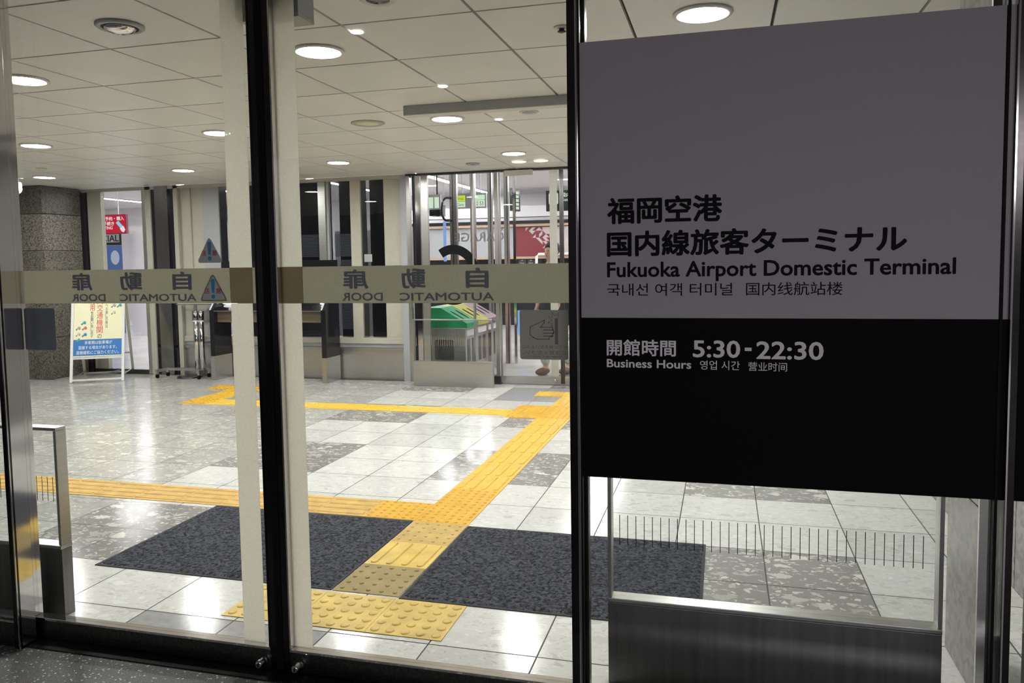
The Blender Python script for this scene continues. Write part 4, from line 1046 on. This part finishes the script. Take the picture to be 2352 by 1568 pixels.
# blue and white boarding sign in the gap left of the frosted strip
bo = thing('boarding_sign', (-8.55, 12, 2.2), 'hanging black sign with white writing and blue bar, left of the frosted strip', 'sign')
MB().box(-9.0, -8.0, 12.0, 12.06, 2.17, 2.44).build('board', M['blackgloss'], bo)
t = MB(); t.text('到着口', -8.52, -8.12, 2.345, 2.425, 11.998, .02).text('Arrivals Gate', -8.52, -8.05, 2.295, 2.34, 11.998, .02).text('Lobby Taxi Bus', -8.52, -8.05, 2.245, 2.29, 11.998, .02)
t.build('white_lettering', M['signwhite'], bo)
MB().box(-8.53, -8.0, 11.995, 11.999, 2.175, 2.225).build('blue_bar', M['signblue'], bo)
for x in (-8.9, -8.1): MB().box(x, x + .012, 12.02, 12.035, 2.44, 2.999).build('hanger', M['white'], bo)
sh = thing('counter_shelf', (-9.2, 14.5, 0), 'dark shop counter with white goods behind the grey pier', 'counter')
MB().box(-10.4, -8.2, 14.3, 14.9, 0, 1.75).build('counter', M['blackgloss'], sh)
for k in range(6):
    MB().box(-10.35 + k * .34, -10.12 + k * .34, 14.28, 14.299, 1.38, 1.66).build('white_panel', M['shopwhite'], sh)
    MB().box(-10.33 + k * .34, -10.14 + k * .34, 14.28, 14.299, .95, 1.18).build('white_panel', M['posterwhite'], sh)
# flight guidance signs in the vestibule view
def guide(loc, w, label, cells):
    r = thing('guidance_sign', loc, label, 'sign', 'lit guidance signs in the hall')
    x, y, z = loc
    MB().box(x, x + w, y, y + .06, z - .02, z + .20).build('housing', M['greycol'], r)
    for (a, b, z0, z1, mt, txt) in cells:
        c_ = MB().box(x + a, x + b, y - .005, y - .0005, z + z0, z + z1).build('lit_panel', M[mt], r)
        if txt: MB().text(txt, x + a + .02, x + b - .02, z + z0 + .02, z + z1 - .02, y - .007, .0).build('lettering', M['postertxt'], c_)
    for a in (.1, w - .1): MB().box(x + a, x + a + .012, y + .02, y + .035, z + .2, 2.999).build('hanger', M['white'], r)
guide((-3.83, 11, 2.19), .48, 'lit yellow and white guidance sign seen through the far vestibule', [(.02, .16, .085, .17, 'signyellow', 'Arrivals'), (.02, .16, 0, .08, 'signpale', 'Gate'), (.28, .46, .10, .17, 'signpale', None), (.28, .46, 0, .095, 'signpale', '52 53')])
guide((-4.62, 11.0, 2.19), .56, 'lit pale guidance sign behind the dark hanging bag shape', [(.01, .08, .09, .17, 'signpale', None), (.01, .08, 0, .085, 'signyellow', None), (.36, .45, 0, .16, 'signpale', None), (.47, .54, 0, .16, 'signpale', None)])
ex = thing('exit_sign', (-4.56, 10.9, 1.94), 'green lit exit sign with running figure left of the vestibule', 'sign')
MB().box(-4.565, -4.465, 10.78, 10.80, 1.945, 2.17).build('green_face', M['signgreen'], ex)
MB().box(-4.565, -4.465, 10.80, 10.86, 1.93, 2.42).build('housing', M['greycol'], ex)
MB().box(-4.56, -4.47, 10.78, 10.799, 2.19, 2.26).build('pale_face', M['signpale'], ex); MB().box(-4.56, -4.47, 10.78, 10.799, 2.27, 2.35).build('pale_face', M['signpale'], ex)
rf = MB(); rf.sphere((-4.51, 10.777, 2.125), .011, (1, .2, 1), 10)
strokes(rf, [(-4.51, 2.11), (-4.52, 2.06), (-4.50, 2.02), (-4.53, 1.975)], .012, 10.778); strokes(rf, [(-4.52, 2.06), (-4.545, 2.03), (-4.555, 1.99)], .01, 10.778); strokes(rf, [(-4.54, 2.09), (-4.485, 2.075)], .009, 10.778)
rf.build('running_figure', M['posterwhite'], ex)
MB().box(-4.52, -4.51, 10.82, 10.832, 2.42, 2.999).build('hanger', M['white'], ex)
hb = thing('hanging_camera', (-4.17, 11.1, 2.1), 'dark projector unit hanging on a rod behind the far vestibule', 'projector')
MB().box(-4.27, -4.08, 11.08, 11.28, 2.08, 2.25, .015).build('body', M['blackgloss'], hb)
MB().tube([(-4.175, 11.18, 2.25), (-4.175, 11.18, 2.999)], .012).build('rod', M['darkframe'], hb)
MB().lathe([(.05, 0), (.05, -.05), (.035, -.06)], (-4.12, 11.08, 2.12), 18, 'y').build('lens', M['black'], hb)
bl = thing('lit_banner', (-4.037, 11.18, 1.4), 'tall narrow light blue lit banner behind the far vestibule', 'banner')
MB().box(-4.085, -4.045, 11.17, 11.19, 1.40, 2.0).build('lit_face', M['lightblue'], bl); MB().box(-4.068, -4.062, 11.177, 11.183, 2.0, 2.999).build('hanger', M['white'], bl)
# inner vestibule posts and handle
iv = thing('window_11', (-3.6, 10.0, 0), 'inner glazed screen with steel posts behind the recycling bins', 'glass screen', kind='structure')
for px in ((-3.63, -3.53), (-3.335, -3.27), (-3.09, -3.03), (-2.86, -2.80)):
    MB().box(px[0], px[1], 10.2, 10.26, 0, 2.9).build('post', M['steel'], iv)
    MB().box(px[0] + .04, px[0] + .048, 10.196, 10.1995, 0, 2.9).build('groove', M['black'], iv)
hn = [(-3.655 - .075 * math.sin(k * PI / 10), 10.15, 2.105 + .155 * math.cos(k * PI / 10)) for k in range(11)]
MB().tube([(-3.60, 10.19, 2.26)] + hn + [(-3.60, 10.19, 1.95)], .015, 10).build('pull_handle', M['darkframe'], iv)
MB().box(-2.735, -2.70, 10.2, 10.24, 0, 2.9).build('edge_post', M['chrome'], iv)
MB().text('GARAGE', -3.55, -2.85, 1.66, 1.78, 10.15, .01, True).build('lettering', M['greycol'], iv)
# shop front with red wall
rs = thing('shop_front', (-3.4, 16.5, 0), 'shop front with dark red wall patterned with white triangles', 'shop front')
MB().box(-4.42, 2.0, 16.5, 16.7, 1.50, 2.14).build('red_wall', M['shopred'], rs)
MB().box(-7.0, 2.0, 16.42, 16.7, 2.145, 2.20).build('gold_edge', M['gold'], rs); MB().box(-7.0, 2.0, 16.40, 16.7, 2.205, 2.27).build('dark_edge', M['blackgloss'], rs)
MB().box(-7.0, 2.0, 16.46, 16.7, 1.45, 1.499).build('gold_sill', M['gold'], rs)
MB().box(-7.0, -4.425, 16.5, 16.7, 1.50, 2.14).build('grey_wall', M['greycol'], rs)
MB().box(-7.0, 2.0, 16.60, 16.72, .0, 1.449).build('dark_opening', M['blackgloss'], rs)
MB().box(-7.0, 2.0, 16.40, 16.7, 2.35, 2.58).build('pale_fascia', M['hallwhite'], rs)
MB().box(-3.33, -3.05, 16.47, 16.499, 1.51, 2.13).build('cream_pilaster', M['shopwhite'], rs)
t = MB(); rnd = random.Random(11); cell = .075
for r_ in range(8):
    for c_ in range(14):
        x = -4.22 + c_ * cell; z = 2.125 - r_ * cell
        d = (c_ - 1.2) - r_ * 1.05
        if d > 4.5 and x < -3.35: t.quad([(x, 16.497, z), (x + cell, 16.497, z), (x + cell, 16.497, z - cell), (x, 16.497, z - cell)])
        elif -.6 < d <= 4.5 and rnd.random() < .72 and x < -3.35:
            P = [(x, z), (x + cell, z), (x + cell, z - cell), (x, z - cell)]; k = rnd.randrange(4)
            t.quad([(P[(k + q) % 4][0], 16.497, P[(k + q) % 4][1]) for q in range(3)])
t.build('white_triangles', M['shopwhite'], rs)
for x0 in (-4.33, -4.13):
    sc_ = MB().box(x0, x0 + .18, 16.56, 16.599, 1.32, 1.44).build('dark_screen', M['rail_dark'], rs)
    MB().text('#1', x0 + .06, x0 + .10, 1.40, 1.425, 16.557, .0).text('Open', x0 + .03, x0 + .13, 1.345, 1.37, 16.557, .01).build('lettering', M['signwhite'], sc_)
MB().box(-4.34, -3.94, 16.55, 16.59, 1.29, 1.315).build('pink_light', M['pink'], rs)
MB().tube([(-3.86, 16.3, 0), (-3.86, 16.3, 1.50), (-3.82, 16.3, 1.54), (-3.0, 16.3, 1.54)], .03, 12).build('white_tube_rail', M['white'], rs)
rp = MB().cyl((-2.87, 9.9, .002), .03, 1.40, 16).build('barrier_post', M['redpost']); tag(rp, 'red barrier post seen beside the far door frame', 'post')
g1 = thing('gate_sign', (-2.78, 12.5, 2.19), 'hanging black gate sign with white characters by the signboard post', 'sign')
MB().box(-2.79, -2.0, 12.5, 12.56, 2.19, 2.52).build('board', M['blackgloss'], g1)
MB().prism([(p[0], p[1], p[2]) for p in rrect(-2.745, -2.59, 2.30, 2.48, .02, 12.498)], (0, .001, 0)).build('white_square', M['signpale'], g1)
MB().text('国内線', -2.54, -2.3, 2.41, 2.48, 12.498, .02).text('Gates 1-6', -2.54, -2.25, 2.345, 2.395, 12.498, .01).build('lettering', M['signpale'], g1)
for x in (-2.7, -2.1): MB().box(x, x + .012, 12.52, 12.535, 2.52, 2.999).build('hanger', M['white'], g1)
g2 = thing('gate_sign', (-3.29, 12.5, 2.22), 'black vertical sign seen edge-on right of the far vestibule', 'sign')
MB().prism([(-3.345, 12.4, 2.21), (-3.255, 12.62, 2.21), (-3.255, 12.62, 2.58), (-3.345, 12.4, 2.58)], (-.03, .012, 0)).build('board', M['blackgloss'], g2)
MB().box(-3.315, -3.30, 12.5, 12.52, 2.58, 2.999).build('hanger', M['white'], g2)
t = MB()
for k in range(5):
    z = 2.53 - k * .062; t.quad([(-3.331 + .0, 12.421, z), (-3.268, 12.575, z), (-3.268, 12.575, z - .045), (-3.331, 12.421, z - .045)])
for v in t.bm.verts: v.co.x += .004; v.co.y -= .004
t.build('white_characters', M['signpale'], g2)
bq = MB().box(-2.96, -2.78, 11.2, 11.22, .30, .66).build('floor_screen', M['lightblue']); tag(bq, 'pale blue lit panel low down behind the hand sticker', 'screen')
pads('orange dotted pad on the hall floor beyond the far door', [(-1.75, -1.45, 8.75, 9.05), (-1.45, -1.15, 8.75, 9.05)], M['yel2'], 's', 6, .0115, .004)

# ------------------------------------------------------------------ the person behind the far door
def skin(name, pts, edges, rad, mt, parent, sub=1):
    me = bpy.data.meshes.new(name); me.from_pydata(pts, edges, []); me.materials.append(mt)
    o = bpy.data.objects.new(name, me); COL.objects.link(o)
    if parent: o.parent = parent
    m_ = o.modifiers.new('skin', 'SKIN'); m_.use_smooth_shade = True
    for i, v in enumerate(me.skin_vertices[0].data):
        r = rad[i]; v.radius = r if isinstance(r, tuple) else (r, r); v.use_root = (i == 0)
    if sub: s_ = o.modifiers.new('sub', 'SUBSURF'); s_.levels = s_.render_levels = sub
    return o
pe = thing('person', (-1.99, 9.2, 0), 'person in dark jacket and pale trousers walking behind the far door', 'person', rz=-.5)
P = [(0, 0, .84), (0, 0, 1.0), (0, .01, 1.2), (0, 0, 1.31), (0, -.01, 1.38), (0, -.02, 1.43), (0, -.025, 1.50), (0, -.02, 1.55),
     (-.16, 0, 1.28), (-.19, .04, 1.05), (-.17, -.08, .83), (.16, 0, 1.28), (.19, .02, 1.05), (.18, -.12, .84),
     (-.085, 0, .80), (-.09, -.10, .46), (-.09, -.02, .09), (-.09, -.13, .045), (.085, 0, .80), (.09, .06, .46), (.09, .20, .10), (.09, .09, .045)]
E_ = [(0, 1), (1, 2), (2, 3), (3, 4), (4, 5), (5, 6), (6, 7), (3, 8), (8, 9), (9, 10), (3, 11), (11, 12), (12, 13), (0, 14), (14, 15), (15, 16), (16, 17), (0, 18), (18, 19), (19, 20), (20, 21)]
R_ = [(.13, .10), (.12, .09), (.14, .095), (.11, .08), .045, (.065, .075), (.072, .09), (.06, .075), .048, .038, .026, .048, .038, .026, .075, .05, .036, .03, .075, .05, .036, .03]
# hands: palm, four fingers and a thumb rooted in each wrist
for w, sx in ((10, -1), (13, 1)):
    wx, wy, wz = P[w]; a = len(P); P.append((wx, wy - .03, wz - .045)); R_.append((.026, .016)); E_.append((w, a))
    for k in range(4):
        q = len(P); fx = wx + (k - 1.5) * .016
        P += [(fx, wy - .055, wz - .085), (fx, wy - .062, wz - .115 - .006 * (k in (1, 2))), (fx, wy - .05, wz - .14 - .008 * (k in (1, 2)))]; R_ += [.0085, .008, .0065]; E_ += [(a, q), (q, q + 1), (q + 1, q + 2)]
    q = len(P); P += [(wx - sx * .028, wy - .055, wz - .055), (wx - sx * .034, wy - .075, wz - .08)]; R_ += [.0095, .0075]; E_ += [(a, q), (q, q + 1)]
skin('body', P, E_, R_, M['skin'], pe)
skin('jacket', [(0, 0, .66), (0, 0, .98), (0, .01, 1.2), (0, 0, 1.32), (0, -.005, 1.365), (-.165, 0, 1.285), (-.195, .04, 1.05), (-.178, -.07, .86), (.165, 0, 1.285), (.195, .02, 1.05), (.186, -.10, .87)],
     [(0, 1), (1, 2), (2, 3), (3, 4), (3, 5), (5, 6), (6, 7), (3, 8), (8, 9), (9, 10)], [(.20, .15), (.16, .13), (.165, .12), (.13, .10), .062, .066, .055, .045, .066, .055, .045], M['jacket'], pe)
skin('trousers', [(0, 0, .90), (0, 0, .83), (-.085, 0, .78), (-.09, -.10, .46), (-.09, -.02, .11), (.085, 0, .78), (.09, .06, .46), (.09, .20, .12)],
     [(0, 1), (1, 2), (2, 3), (3, 4), (1, 5), (5, 6), (6, 7)], [(.15, .115), (.15, .118), .092, .070, .062, .092, .070, .062], M['trouser'], pe)
hr = MB(); hr.sphere((0, .012, 1.525), .098, (.92, 1.05, .98), 18)
for v in list(hr.bm.verts):
    if v.co.z < 1.46 and v.co.y < .04: v.co.z = 1.46 + (v.co.z - 1.46) * .1; v.co.y = max(v.co.y, .0)
    elif v.co.y < -.07: v.co.y = -.07
    if v.co.z < 1.515 and v.co.y < -.03: v.co.y = -.02
hr.build('hair', M['hair'], pe, True)
fc_ = MB()
fc_.sphere((-.03, -.098, 1.50), .009, (1.2, .6, .6), 8).sphere((.03, -.098, 1.50), .009, (1.2, .6, .6), 8)
fc_.build('eyes', M['hair'], pe, True)
fm = MB(); fm.tube([(0, -.100, 1.505), (0, -.112, 1.475), (0, -.118, 1.462)], [.006, .009, .011], 8); fm.sphere((-.085, .0, 1.485), .022, (.4, .7, 1.1), 8).sphere((.085, .0, 1.485), .022, (.4, .7, 1.1), 8)
fm.build('nose_and_ears', M['skin'], pe, True)
MB().box(-.022, .022, -.101, -.092, 1.436, 1.443, .003).build('mouth', M['posterred'], pe, True)
for x, y in ((-.09, -.09), (.09, .13)):
    MB().sphere((x, y, .048), .05, (.95, 2.5, .94), 14).build('shoe', M['shoe'], pe, True)
